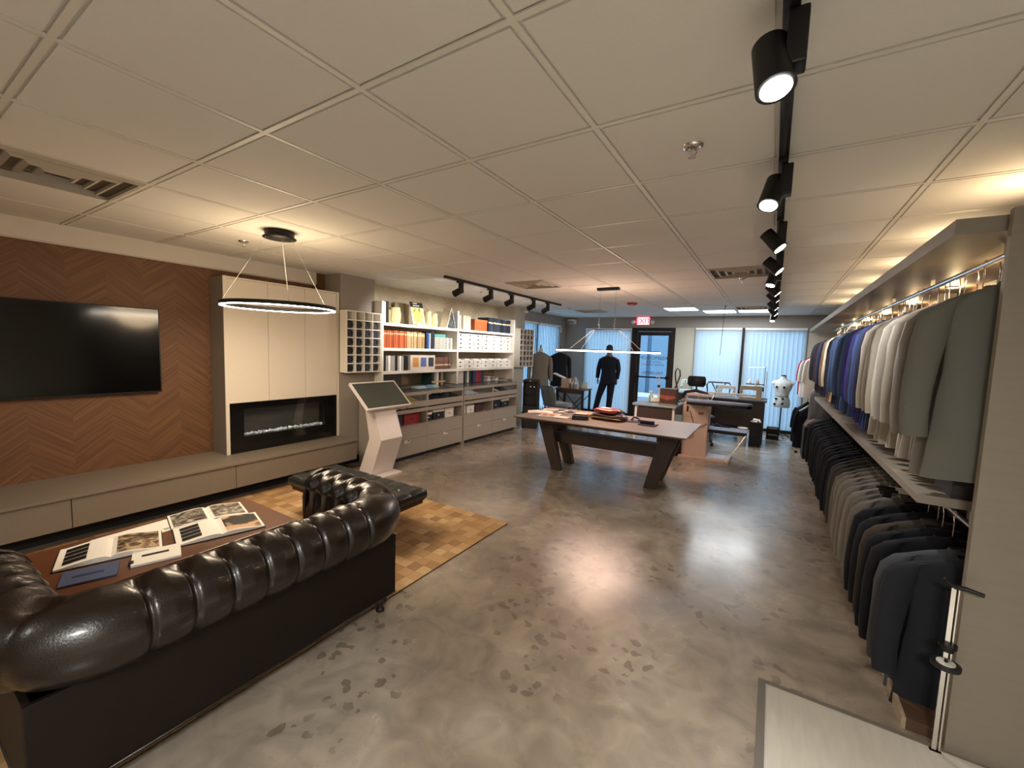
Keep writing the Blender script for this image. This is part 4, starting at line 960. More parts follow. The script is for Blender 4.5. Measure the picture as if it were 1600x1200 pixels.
for z, ye in ((2.035, 8.2), (.86, 7.85)):
    part('hanging_rail', MB().cyl((.80, 2.337, z), (.80, ye, z), .014, n=14), m_chrome, t)
    for y in [2.6+k*.98 for k in range(int((ye-2.4)/.98)+1)]: part('rail_bracket', MB().box(.79, y-.006, z+.010, .81, y+.006, z+(.05 if z > 1 else .095)), m_chrome, t)
m_puck = glow('puck_lamp', (1, .78, .48), 22)
for k, y in enumerate([2.95+.975*k for k in range(6)]):
    part('puck_light', MB().lathe([(.032, 0), (.032, -.008), (0, -.008)], (.98, y, 2.085), 18), m_chrome, t)
    part('puck_lens', MB().lathe([(.025, -.0085), (.025, -.0095), (0, -.0095)], (.98, y, 2.085), 16), m_puck, t)
    light('SPOT', (.96, y, 2.07), 8, (1, .74, .44), .02, aim=(.90, y, 0), spot=math.radians(150), name='puck_lamp', blend=.5)
    light('POINT', (.985, y, 2.045), 2.2, (1, .72, .38), .02, name='puck_glow')
    light('SPOT', (1.0, y, 2.165), 7, (1, .72, .42), .03, aim=(.3, y, 3.3), spot=math.radians(150), name='shelf_uplight', blend=.6)
# uplight strip fixtures standing on the top shelf
for k, y in enumerate([2.95+.975*k for k in range(6)]): part('uplight_fixture', B(.98, y-.05, 2.145, 1.02, y+.05, 2.158), m_black, t)

# jackets -----------------------------------------------------------
def jacket_parts(seed, L_=.78, tp=.032):
    rnd = random.Random(seed); n = 28
    def sup(hx_, hy, k, e=2.6):
        a_ = 2*PI*k/n; c_, s_ = math.cos(a_), math.sin(a_)
        return (hx_*math.copysign(abs(c_)**(2/e), c_), hy*math.copysign(abs(s_)**(2/e), s_))
    w1, w2, w3 = rnd.uniform(0, 6), rnd.uniform(0, 6), rnd.uniform(.5, 1.3)
    lv_ = [(-.098, .055, .022), (-.108, .075, .028), (-.124, .12, .030), (-.145, .165, .032), (-.165, .195, .033), (-.20, .205, .036), (-.28, .20, .038), (-.38, .19, .038), (-.46, .186, .038), (-.56, .196, .040), (-.70, .212, .042), (-.82, .222, .040), (-.90, .228, .034)]
    rs = []
    for z, hx_, hy in lv_:
        r = []
        for k in range(n):
            x, y = sup(hx_, hy*tp/.038, k)
            fold = (.0055*math.sin(x*30+w1+z*4)+.004*math.sin(x*55+w2-z*7)*w3)*min(1, max(0, (-z-.15)*2))
            x2 = x+.006*math.sin(z*11+w1)*(1 if x > 0 else -1)
            zz = z+(.012*math.cos(x*9+w2) if z < -.85 else 0)
            r.append((x2, y+math.copysign(1, y)*fold*(1 if abs(y) > .005 else 0), zz))
        rs.append(r)
    body = MB().rings(rs)
    body.tube([(0, tp+.004, -.17), (0, tp+.004, -.5), (.002, tp+.004, -.88)], .0018, 4)
    body.tube([(0, -tp-.004, -.17), (0, -tp-.004, -.5), (.002, -tp-.004, -.88)], .0018, 4)
    sl = []
    for sg in (-1, 1):
        path = [(.165, 0, -.152), (.205, 0, -.175), (.232, .0, -.23), (.246, -.002, -.33), (.254, -.006, -.44), (.262, -.014, -.54), (.266, -.022, -.64), (.262, -.028, -.735)]
        rad = [(.025, .022), (.046, .030), (.056, .036), (.056, .036), (.053, .035), (.050, .034), (.047, .032), (.044, .030)]
        rs = []
        for i, ((x, y, z), (ra, rb)) in enumerate(zip(path, rad)):
            m_ = 14; r = []
            for k in range(m_):
                a_ = 2*PI*k/m_; wv = 1+.05*math.sin(a_*3+w1+i*1.3)+.04*math.sin(a_*5+w2*i)
                tilt = .35 if i < 2 else .08
                r.append((sg*(x+ra*math.cos(a_)*wv), y*sg*.0+y+rb*math.sin(a_)*wv, z+(-1)*tilt*ra*math.cos(a_)*(1 if i < 3 else .3)))
            rs.append(r)
        sl.append(MB().rings(rs))
    col = MB().rings([[(x*1.06*.055/.055, y*1.15, z) for x, y in [sup(.058, .030, k) for k in range(n)]] for z in (-.108, -.092)], caps=False)
    col.rings([[(x, y, -.094) for x, y in [sup(.062, .034, k) for k in range(n)]], [(x, y, -.128) for x, y in [sup(.080, .036, k) for k in range(n)]]], caps=False)
    return body, sl, col
m_cl = {}
def cloth(c, bump=.12):
    if c not in m_cl: m_cl[c] = mat('wool_'+c, c, .85, var=.12, scale=300, bump=bump, bscale=400, sheen=.03, spec=.2)
    return m_cl[c]
m_cuff = mat('button_dark', '1c1917', .4)
protos = []
def make_jacket(seed):
    t = thing('suit_jacket', 'proto', 'jacket', (.80, 2.45, 2.035)); body, sl, col = jacket_parts(seed)
    m0 = cloth('77746c')
    dz = (0, 0, -.038)
    part('jacket_body', body, m0, t, loc=dz); part('sleeve', sl[0], m0, t, loc=dz); part('sleeve', sl[1], m0, t, loc=dz); part('collar', col, m0, t, loc=dz)
    hk = MB().tube([(0, -.0, .0155), (0, 0, .0155)][:1]+[(0, .018*math.sin(a_), .018*math.cos(a_)-.0025) for a_ in [k*.45-.9 for k in range(8)]]+[(0, .006, -.03), (0, 0, -.045), (0, 0, -.135)], .0028, 6)
    part('hanger_hook', hk, m_chrome, t)
    part('hanger_bar', MB().tube([(-.15, 0, -.205), (-.09, 0, -.175), (0, 0, -.128), (.09, 0, -.175), (.15, 0, -.205)], .008, 6), mat('hanger_wood', '1b130e', .6), t)
    bt = MB()
    for k in range(3): bt.cyl((-.255, -.036-.006, -.66-k*.022), (-.255, -.036-.012, -.66-k*.022), .006, n=8)
    part('cuff_buttons', bt, m_cuff, t, loc=dz)
    return t
protos = [make_jacket(s_) for s_ in (1, 5, 9)]
pk = [kids(p) for p in protos]
used_p = [False]*3; cnt = {}
def put_jacket(x, y, z, col, label, group, rz=0, sz=1, sx=1):
    k = cnt.get('n', 0) % 3; cnt['n'] = cnt.get('n', 0)+1
    if used_p[k]: t = dup(protos[k], (x, y, z), rz, cs=pk[k]); ks = list(C.objects[-len(pk[k]):])
    else: t = protos[k]; used_p[k] = True; t.location = (x, y, z); t.rotation_euler = (0, 0, rz); ks = pk[k]
    t['label'] = label; t['group'] = group; t.scale = (sx, 1, sz)
    for c_ in ks:
        if c_.name.split('.')[0] in ('jacket_body', 'sleeve', 'collar'): setm(c_, cloth(col))
    return t
nth = ['first', 'second', 'third', 'fourth', 'fifth', 'sixth', 'seventh', 'eighth', 'ninth', 'tenth', 'eleventh', 'twelfth', 'thirteenth', 'fourteenth', 'fifteenth', 'sixteenth']
rz_ = random.Random(4)
def series(lst, z, sz, rail):
    y = lst[0]
    for cols, n, dy, name in lst[1]:
        for k in range(n):
            lab = f'{name} jacket on the {rail} rail, {nth[k]} of its colour run' if n > 1 else f'{name} jacket on the {rail} rail'
            put_jacket(.80+rz_.uniform(-.012, .012), y, z, cols[k % len(cols)], lab, f'jackets on the {rail} rail', rz=rz_.uniform(-.05, .05), sz=sz*rz_.uniform(.985, 1.01))
            y += dy*rz_.uniform(.93, 1.07)
    return y
yy = series((2.42, ((['66665f'], 1, .13, 'mid grey front'), (['6f6a62', '77716a'], 2, .12, 'warm grey'), (['8e877c', '9c958a', '8b857c', 'a8a196', '979084', '8f887b'], 8, .115, 'pale beige grey'),
     (['232c46', '2c3a66', '31447a'], 4, .115, 'blue'), (['3c3585', '2f2a68'], 3, .115, 'violet blue'), (['3d547c', '435a80', '33476e', '2b3a5c'], 8, .115, 'slate blue'),
     (['1c1f28', '22252f'], 4, .115, 'blackish navy'), (['d6cfc0'], 1, .12, 'cream white'), (['8a7458', '6f5a45'], 4, .12, 'brown tan'), (['2a3868', '20284a'], 4, .12, 'deep blue'), (['3d3340', '282630'], 5, .13, 'dark plum'), (['1d2130'], 4, .13, 'far navy'))), 2.035, 1, 'upper')
yl = series((2.50, ((['24262c'], 1, .12, 'charcoal navy front'), (['44484c'], 1, .15, 'slate grey'), (['16171d'], 2, .13, 'black'), (['3f362f'], 1, .13, 'taupe brown'), (['1b1c22'], 2, .17, 'blue black'),
     (['77736d', '6b6862', '827d75'], 8, .115, 'pale grey'), (['3a3a39'], 3, .12, 'dark grey'), (['14171e', '101219'], 12, .12, 'near black'), (['0e1015'], 10, .13, 'far black'))), .865, .93, 'lower')
for k in range(2):   # trouser hangers between the lower jackets
    t = thing('trouser_hanger', f'black clip hanger with pale band among the lower jackets, {nth[k]} of two', 'hanger', (.80, 3.33+k*.07, .86), group='clip hangers')
    part('bar', B(-.19, -.008, -.075, .19, .008, -.06), m_black, t, .002); part('hook', MB().tube([(0, .016*math.sin(a_), .016*math.cos(a_)) for a_ in [k_*.5-.9 for k_ in range(8)]]+[(0, 0, -.03), (0, 0, -.06)], .002, 6), m_chrome, t)
    part('clip', B(-.17, -.012, -.11, -.13, .012, -.06), m_black, t); part('clip', B(.13, -.012, -.11, .17, .012, -.06), m_black, t); part('band', B(-.10, -.0095, -.073, -.02, .0095, -.058), mwh, t)
t = thing('accessory_box', 'dark open box of shiny trinkets on the lower shelf near the end panel', 'box', (.70, 2.52, .995))
part('tray', MB().box(0, 0, 0, .36, .22, .01).box(0, 0, .01, .012, .22, .085).box(.348, 0, .01, .36, .22, .085).box(.012, 0, .01, .348, .012, .085).box(.012, .208, .01, .348, .22, .085), mat('dark_box', '2a2522', .5), t, .001)
q = MB()
for k in range(40):
    x, y_ = rz_.uniform(.03, .33), rz_.uniform(.03, .19); q.lathe([(.009, 0), (.009, .006), (0, .008)], (x, y_, .07+rz_.uniform(0, .015)), 8)
part('tray_cloth', B(.012, .012, .01, .348, .208, .07), m_dark, t); tag(part('trinkets', q, mat('gold_trinket', 'c08a45', .25, metal=.9), t), kind='stuff')
# far end clothes
def hung(name, label, cat, x, y, z, w, h, th, col, flare=1.1, rz=0, sleeves=True, m=None):
    t = thing(name, label, cat, (x, y, z), rz); n = 20; mm_ = m or cloth(col); rs = []
    for j in range(9):
        v = j/8; hw = (w/2)*(.3+.7*min(1, v*6))*(1+(flare-1)*v)
        rs.append([(hw*math.cos(2*PI*k/n), th*(1+.25*math.sin(k*2.1+j))*math.sin(2*PI*k/n), -.10-h*v+(.05*(1-abs(math.cos(2*PI*k/n))) if j == 0 else 0)) for k in range(n)])
    part('fabric', MB().rings(rs), mm_, t)
    if sleeves:
        for sg in (-1, 1): part('sleeve', MB().tube([(sg*w*.40, 0, -.17), (sg*w*.46, 0, -.25), (sg*w*.50, 0, -.40), (sg*w*.52, 0, -.55)], [.02, .032, .032, .028], 10), mm_, t)
    part('hook', MB().tube([(0, .016*math.sin(a_), .016*math.cos(a_)) for a_ in [k_*.5-.9 for k_ in range(8)]]+[(0, 0, -.03), (0, 0, -.10)], .002, 6), m_chrome, t); return t
t = thing('garment_rack', 'chrome rolling rail at the far end of the jackets', 'rack', (.62, 9.0, 0))
part('rail', MB().cyl((0, -.65, 1.72), (0, .6, 1.72), .013), m_chrome, t); part('upright', MB().cyl((0, -.65, .06), (0, -.65, 1.72), .013), m_chrome, t); part('upright', MB().cyl((0, .6, .06), (0, .6, 1.72), .013), m_chrome, t)
part('foot', MB().cyl((-.2, -.65, .05), (.2, -.65, .05), .013), m_chrome, t); part('foot', MB().cyl((-.2, .6, .05), (.2, .6, .05), .013), m_chrome, t); part('lower_rail', MB().cyl((0, -.65, .86), (0, .6, .86), .012), m_chrome, t)
for sx_ in (-.18, .18):
    for y_ in (-.65, .6): part('caster', MB().cyl((sx_, y_-.01, .025), (sx_, y_+.01, .025), .025), m_black, t)
hung('shirt', 'crimson shirt at the far left of the rolling rail', 'shirt', .64, 9.45, 1.705, .42, .70, .04, '9b2a3c', 1.0)
hung('shirt', 'white shirt with dark hem on the rolling rail', 'shirt', .66, 9.20, 1.705, .44, .72, .045, 'e2dfdb', 1.0)
hung('shirt', 'off white shirt on the rolling rail, nearer than the others', 'shirt', .70, 8.98, 1.705, .42, .72, .045, 'd6d3d0', 1.05)
hung('coat', 'dark navy coat hanging low at the far end', 'coat', .60, 9.2, .85, .42, .70, .07, '161a26', 1.05); hung('trousers', 'pale grey green trousers hanging low at the far end', 'trousers', .62, 8.85, .85, .40, .70, .04, 'a9b5a8', 1.0, sleeves=False)
hung('coat', 'black long coat beside the pale trousers at the far end', 'coat', .62, 8.62, .85, .44, .70, .06, '111218', 1.05)
m_bag = mat('clear_garment_plastic', '6d6d72', .25, var=.2, scale=12)
hung('garment_bag', 'grey translucent plastic garment bag beyond the lower shelf', 'garment bag', .70, 8.18, 1.25, .30, .55, .05, '', 1.05, sleeves=False, m=m_bag)
t = thing('storage_crate', 'dark fabric covered chest heaped with brown bags at the far end', 'chest', (.50, 7.93, 0)); part('body', B(0, 0, 0, .50, .42, .50), mat('black_fabric', '121114', .9), t, .01)
part('drape', MB().rings([[(.01, .01, .50), (.49, .01, .50), (.49, .41, .50), (.01, .41, .50)], [(.04, .03, .56), (.45, .05, .60), (.43, .38, .57), (.05, .37, .60)], [(.12, .1, .62), (.36, .12, .64), (.34, .3, .63), (.14, .31, .65)]], smooth=False), mat('brown_bags', '5c4b38', .7, var=.4, scale=10), t)
# hem marker leaning in front of the end panel
t = thing('hem_marker', 'chrome hem marking stand with black handle and white dial, before the end panel', 'measuring stand', (.672, 2.262, .0))
part('ruler', B(-.010, -.004, .012, .004, .004, .70), m_chrome, t); part('second_rod', MB().cyl((.013, 0, .012), (.013, 0, .70), .004), m_chrome, t)
part('handle', MB().tube([(-.035, -.01, .735), (-.015, -.003, .715), (.0, 0, .705), (.03, -.006, .708), (.075, -.02, .703)], [.005, .008, .010, .009, .008], 8), m_black, t)
part('clamp', MB().cyl((0, 0, .455), (0, 0, .47), .028).cyl((0, 0, .44), (0, 0, .455), .02), m_black, t)
part('dial_base', MB().cyl((0, -.003, .375), (0, -.003, .39), .045, n=24), m_blackpl, t); part('dial', MB().cyl((0, -.003, .39), (0, -.003, .394), .028, n=24), mwh, t); part('dial_knob', MB().cyl((0, -.003, .394), (0, -.003, .408), .006), m_black, t)
part('foot_plate', B(-.018, -.012, .0, .022, .012, .012), m_chrome, t, .002)

# ------------------------------------------------------------------ big trestle table
t = thing('work_table', 'large grey brown wooden table with angled trestle legs and a dark beam', 'table', (-1.72, 5.04, 0))
hx_, hy_ = 1.035, .54; TT = .725
part('table_top', MB().rings([[(-hx_+.10, -hy_+.06, TT-.045), (hx_-.10, -hy_+.06, TT-.045), (hx_-.10, hy_-.06, TT-.045), (-hx_+.10, hy_-.06, TT-.045)], [(-hx_, -hy_, TT-.012), (hx_, -hy_, TT-.012), (hx_, hy_, TT-.012), (-hx_, hy_, TT-.012)]], smooth=False), m_tabled, t)
for k in range(5):
    a_ = -hy_+k*2*hy_/5; part('top_plank', B(-hx_, a_+.0007, TT-.0119, hx_, a_+2*hy_/5-.0007, TT), m_tablew, t)
for sg in (-1, 1):
    for y_ in (-.10, .30):
        xt, xb_ = sg*.80, sg*.60
        part('leg', MB().prism([(xt-.10, TT-.046), (xt+.10, TT-.046), (xb_+.065, 0), (xb_-.065, 0)], 'y', y_-.04, y_+.04), m_tabled, t, .003)
part('stretcher_beam', B(-.72, .02, .34, .72, .18, .50), m_tabled, t, .003)
part('cross_brace', B(-.84, -.14, TT-.10, -.74, .34, TT-.046), m_tabled, t); part('cross_brace', B(.74, -.14, TT-.10, .84, .34, TT-.046), m_tabled, t)
Z_ = TT+.0008
def flat(name, label, cat, x, y, z, rz, w, h, th, m, nm='cover', extra=None):
    t = thing(name, label, cat, (x, y, z), rz); part(nm, B(-w/2, -h/2, 0, w/2, h/2, th), m, t, min(.004, th*.3)); 
    if extra: part(extra[0], B(-w*.42, -h*.40, th, w*.42, h*.40, th+.001), extra[1], t)
    return t
openbook('open_magazine', 'open white magazine at the left corner of the big table', (-2.62, 4.98, Z_), .5, .17, .24, .014, None, None)
flat('magazine', 'magazine with orange fashion photo beside the open white one', 'magazine', -2.42, 4.86, Z_, .2, .24, .30, .006, m_paper, 'pages', ('photo', picture('orange_fashion_photo', ((.4, 'd9cbb9'), (.5, 'c06a45'), (.62, '8a4630'), (.7, 'e2b79c')), 12)))
flat('magazine', 'cream magazine with small dark panel near the black tray', 'magazine', -2.22, 4.78, Z_, .1, .20, .15, .010, mat('cream_mag', 'd6cab2', .5), 'pages', ('photo', m_paper))
openbook('open_album', 'dark open album lying at the back left of the big table', (-2.38, 5.22, Z_), -.2, .16, .22, .016, picture('album_dark', ((.4, '16171d'), (.6, '34343c')), 8), picture('album_dark2', ((.4, '1a1b22'), (.7, '6a5f5f')), 8))
flat('magazine', 'pink toned magazine at the back edge of the big table', 'magazine', -2.63, 5.31, Z_, .3, .20, .15, .008, m_paper, 'pages', ('photo', picture('pinkish_photo', ((.4, 'c9a08f'), (.6, 'e6c9ba')), 8)))
flat('magazine', 'tan magazine behind the black tray', 'magazine', -2.10, 5.28, Z_, -.1, .26, .18, .007, mat('tan_mag', 'b59a82', .5), 'pages', ('photo', mat('tan_mag_photo', 'c4ab93', .5)))
t = thing('tray_box', 'small black open tray box on the big table', 'tray', (-1.99, 4.86, Z_), .35)
part('tray', MB().box(-.10, -.07, 0, .10, .07, .008).box(-.10, -.07, .008, -.088, .07, .05).box(.088, -.07, .008, .10, .07, .05).box(-.088, -.07, .008, .088, -.058, .05).box(-.088, .058, .008, .088, .07, .05), mat('tray_black', '191615', .5), t, .001); part('insert', B(-.088, .0, .008, .088, .058, .04), m_dark, t)
def pile(name, label, x, y, z, rz, w, h, th, m, cat='bag', wob=.12):
    t = thing(name, label, cat, (x, y, z), rz); n = 24; rnd = random.Random(x*y); rs = []
    for v, f, zz in ((0, .93, 0), (0, 1.0, .25), (0, 1.0, .6), (0, .9, .9), (0, .6, 1.0), (0, .2, 1.02)):
        rs.append([(w/2*f*math.copysign(abs(math.cos(2*PI*k/n))**.6, math.cos(2*PI*k/n))*(1+wob*math.sin(k*2.3+x*9)*.3), h/2*f*math.copysign(abs(math.sin(2*PI*k/n))**.6, math.sin(2*PI*k/n))*(1+wob*.3*math.cos(k*1.7)), th*zz*(1+.12*math.sin(k*1.1+zz*3)*(f > .3)*(zz > .1))) for k in range(n)])
    part('body', MB().rings(rs), m, t); return t
t = pile('leather_bag', 'dark red and black bag, lower of the red stack on the big table', -1.70, 5.10, Z_, -.1, .44, .30, .075, mat('dark_red_leather', '3a1a1c', .3, var=.8, scale=6, coat=.3))
part('zip', MB().tube([(-.21, -.145, .03), (0, -.155, .032), (.21, -.145, .03)], .004, 6), mat('gold_zip', 'a88a4a', .3, metal=.8), t)
t = pile('leather_bag', 'bright red packaged garment on top of the dark bag', -1.73, 5.11, Z_+.088, -.12, .34, .24, .045, mat('bright_red_cloth', 'a8322a', .4, var=.3, scale=7, coat=.4))
part('label_sheet', B(-.09, -.03, .047, .03, .06, .051), mwh, t); part('strap', MB().tube([(.10, -.08, .04), (.2, -.05, .02), (.21, .03, .02), (.12, .08, .04)], .012, 6), mat('olive_strap', '4a3d28', .6), t)
t = flat('fabric_swatch', 'tan and yellow cloth strip left of the red stack', 'cloth', -1.95, 5.13, Z_, .2, .12, .07, .03, mat('mustard_cloth', 'b08a52', .8), 'cloth')
part('under_fold', B(-.055, -.03, .03, .05, .03, .036), mat('mustard_light', 'c9a56c', .8), t)
for k, (x, y, r_, lab) in enumerate(((-1.40, 5.16, .15, 'navy folded pocket square with loop, left of two on the table'), (-1.20, 5.03, -.05, 'navy folded cloth with a dark roll, right of two on the table'))):
    t = thing('folded_cloth', lab, 'cloth', (x, y, Z_), r_); part('sheet', B(-.10, -.08, 0, .10, .08, .010), mat(f'slate_cloth_{k}', ('4a4a62', '35304f')[k], .8), t, .003)
    if k: part('roll', MB().cyl((-.09, 0, .03), (.07, 0, .032), .022, n=14), mat('dark_roll', '1d1a2c', .7), t)
    else: part('loop', MB().tube([(-.03, .0, .02), (-.01, .04, .05), (.03, .05, .04), (.06, .02, .03), (.06, -.03, .02)], .012, 8), mat('slate_loop', '33333f', .7), t)
# ------------------------------------------------------------------ sewing corner
m_bluetop = mat('pale_blue_table_top', '93a7b5', .35, var=.05); m_padb = mat('blue_grey_pad', '8791a8', .8, var=.08); m_irn = mat('beige_press_metal', 'cdb3a3', .45, var=.04)
t = thing('cutting_table', 'cutting table with pale blue top and dark front panel left of the pressing station', 'table', (-1.85, 6.65, 0))
part('table_top', B(0, 0, .75, .66, 1.0, .78), m_bluetop, t, .003); part('front_panel', B(.08, .04, .36, .60, .06, .748), m_tabled, t, .002)
for x, y in ((.03, .05), (.60, .05), (.03, .93), (.60, .93)): part('leg', B(x, y, 0, x+.035, y+.035, .748), mwh, t)
part('shelf', B(.08, .06, .36, .60, .93, .38), m_tabled, t)
t = thing('craft_box', 'brown and red leather box bag on the cutting table', 'bag', (-1.47, 6.80, .781), -.05)
m_bb = mat('brown_bag_leather', '4b2b22', .5, var=.3)
part('body', B(0, 0, .02, .25, .14, .255), m_bb, t, .008); part('flap', MB().prism([(.01, .15), (.24, .14), (.24, .11), (.12, .07), (.01, .10), (.01, .15)][:5], 'y', -.006, .0), mat('red_leather_flap', '9a4c3a', .4), t); part('base', B(-.01, -.01, 0, .26, .15, .02), mat('olive_band', '8a7a55', .6), t)
part('clasp', MB().cyl((.125, -.012, .11), (.125, -.004, .11), .012), m_chrome, t)
t = thing('looped_cord', 'dark looped cord standing up behind the brown box bag', 'cord', (-1.40, 7.34, .781))
part('loop', MB().tube([(0, 0, 0), (.02, 0, .12), (.05, 0, .22), (.09, 0, .34), (.12, 0, .44), (.11, 0, .53), (.07, 0, .56), (.04, 0, .50), (.05, 0, .38), (.08, 0, .26), (.10, 0, .12), (.12, 0, 0)], .011, 8), mat('dark_red_cord', '3a2227', .5), t); part('base', B(-.03, -.04, 0, .15, .04, .02), m_black, t, .003)
t = thing('spray_bottle', 'clear teal spray bottle on the cutting table', 'bottle', (-1.66, 7.05, .781))
part('bottle', MB().lathe([(.03, 0), (.034, .01), (.034, .09), (.015, .13), (.014, .15)], n=16), mat('teal_plastic', '7fc4c2', .15), t); part('trigger', B(-.04, -.012, .15, .02, .012, .18), mwh, t, .004)
t = thing('steam_iron', 'white steam iron with hose among white bits on the cutting table', 'iron', (-1.55, 7.0, .781), .4)
part('sole', MB().prism([(-.11, -.05), (.06, -.05), (.12, 0), (.06, .05), (-.11, .05)], 'z', 0, .02), m_chrome, t); part('body', MB().rings([[(-.10, -.045, .02), (.06, -.04, .02), (.10, 0, .02), (.06, .04, .02), (-.10, .045, .02)], [(-.10, -.03, .08), (.02, -.025, .07), (.05, 0, .05), (.02, .025, .07), (-.10, .03, .08)]]), mwh, t)
part('handle', MB().tube([(-.09, 0, .08), (-.08, 0, .13), (.0, 0, .135), (.03, 0, .07)], .013, 8), mwh, t)
t = thing('thread_tower', 'tall white thread guide stand on the cutting table', 'thread stand', (-1.62, 7.38, .781))
part('post', MB().cyl((0, 0, .02), (.0, 0, .40), .008), mwh, t); part('arm', MB().tube([(0, 0, .40), (-.03, 0, .42), (-.05, 0, .38)], .007, 8), mwh, t); part('tray', MB().lathe([(.07, 0), (.07, .02), (0, .02)], n=18), mwh, t)
part('cone', MB().lathe([(.035, .02), (.012, .12), (0, .12)], (.03, 0, 0), 14), mwh, t); part('clamp', MB().cyl((0, 0, .22), (0, 0, .26), .022), m_black, t)
t = thing('scrap_pile', 'crumpled white and blue scraps beside the brown box bag', 'cloth', (-1.40, 7.12, .781)); q = MB()
for k in range(5):
    x, y = rz_.uniform(-.05, .03), rz_.uniform(-.03, .14); q.rings([[(x-.05, y-.03, 0), (x+.04, y-.04, 0), (x+.05, y+.03, 0), (x-.03, y+.04, 0)], [(x-.02, y-.02, .04+.01*k), (x+.02, y-.01, .03), (x+.02, y+.02, .04), (x-.02, y+.02, .035)]], smooth=False)
part('scraps', q, mat('white_scraps', 'd5e2e4', .8), t)
t = thing('dark_jacket_pile', 'black garment bundle hanging below the cutting table corner', 'cloth', (-1.30, 6.86, .0)); part('bundle', MB().rings([[(.19*math.cos(k*PI/6), .13*math.sin(k*PI/6), z) for k in range(12)] for z in (0, .12, .3)]+[[(.15*math.cos(k*PI/6), .11*math.sin(k*PI/6), .345) for k in range(12)]]), m_dark, t)
# pressing station
t = thing('pressing_station', 'tailor pressing station with pale cabinet, blue ironing board and low tray', 'ironing board', (-1.12, 6.55, 0))
part('cabinet', B(0, .32, .03, .36, .62, .84), m_irn, t, .006); part('upper_panel', B(.004, .314, .62, .34, .32, .83), m_irn, t, .002)
part('switch', B(.05, .305, .70, .075, .314, .79), m_black, t, .002); part('badge', B(.22, .309, .67, .29, .314, .71), mat('brown_badge', '8a6253', .5), t)
part('vent_grille', MB().box(.06, .314, .30, .072, .32, .42).box(.085, .314, .28, .097, .32, .44).box(.11, .314, .27, .122, .32, .45).box(.135, .314, .28, .147, .32, .44).box(.16, .314, .30, .172, .32, .42), mat('grille_brown', '97705f', .6), t)
part('base_frame', MB().box(-.02, .24, 0, .68, .34, .03).box(-.02, .60, 0, .68, .68, .03).box(.62, .34, 0, .68, .60, .03), m_irn, t, .003); part('base_plate', B(.30, .34, .03, .62, .60, .036), mat('pale_plate', 'c9d0de', .4), t)
bd_ = [(0, -.13), (.60, -.11), (.80, -.07), (.86, 0), (.80, .07), (.60, .11), (0, .13)]
part('ironing_board', MB().prism([(x+.08, y+.12) for x, y in bd_], 'z', .885, .915), m_padb, t, .006); part('board_underside', MB().prism([(x*.97+.09, y*.95+.12) for x, y in bd_], 'z', .845, .884), m_black, t)
part('support_arm', B(.10, .15, .80, .30, .40, .845), m_irn, t)
part('lower_tray', B(.30, .40, .43, .88, .72, .455), m_padb, t, .004); part('tray_rim', B(.30, .385, .405, .88, .40, .455), m_black, t); part('tray_strut', MB().cyl((.66, .30, .03), (.87, .39, .42), .006), m_chrome, t)
part('sleeve_board', MB().tube([(.02, .42, .955), (.10, .42, .965), (.38, .42, .955)], [.018, .028, .022], 12), mat('pinkish_pad', 'd9c2ba', .8), t); part('sleeve_post', MB().cyl((.05, .42, .84), (.05, .42, .95), .012).cyl((.20, .42, .84), (.20, .42, .94), .010), m_chrome, t)
part('iron_rest', MB().cyl((-.02, .36, .86), (-.02, .40, .86), .035).cyl((.03, .34, .90), (.03, .38, .93), .025), m_chrome, t)
part('upper_board', MB().prism([(.30+x*.75, .62+y*.5) for x, y in bd_], 'z', .985, 1.005), mat('cream_board', 'cfc8bb', .7), t, .004); part('upper_post', MB().cyl((.34, .60, .84), (.40, .62, .985), .012), m_chrome, t)
part('power_cord', MB().tube([(.10, .305, .72), (.13, .30, .62), (.17, .295, .50), (.26, .30, .47), (.34, .31, .55)], .004, 6), m_black, t)
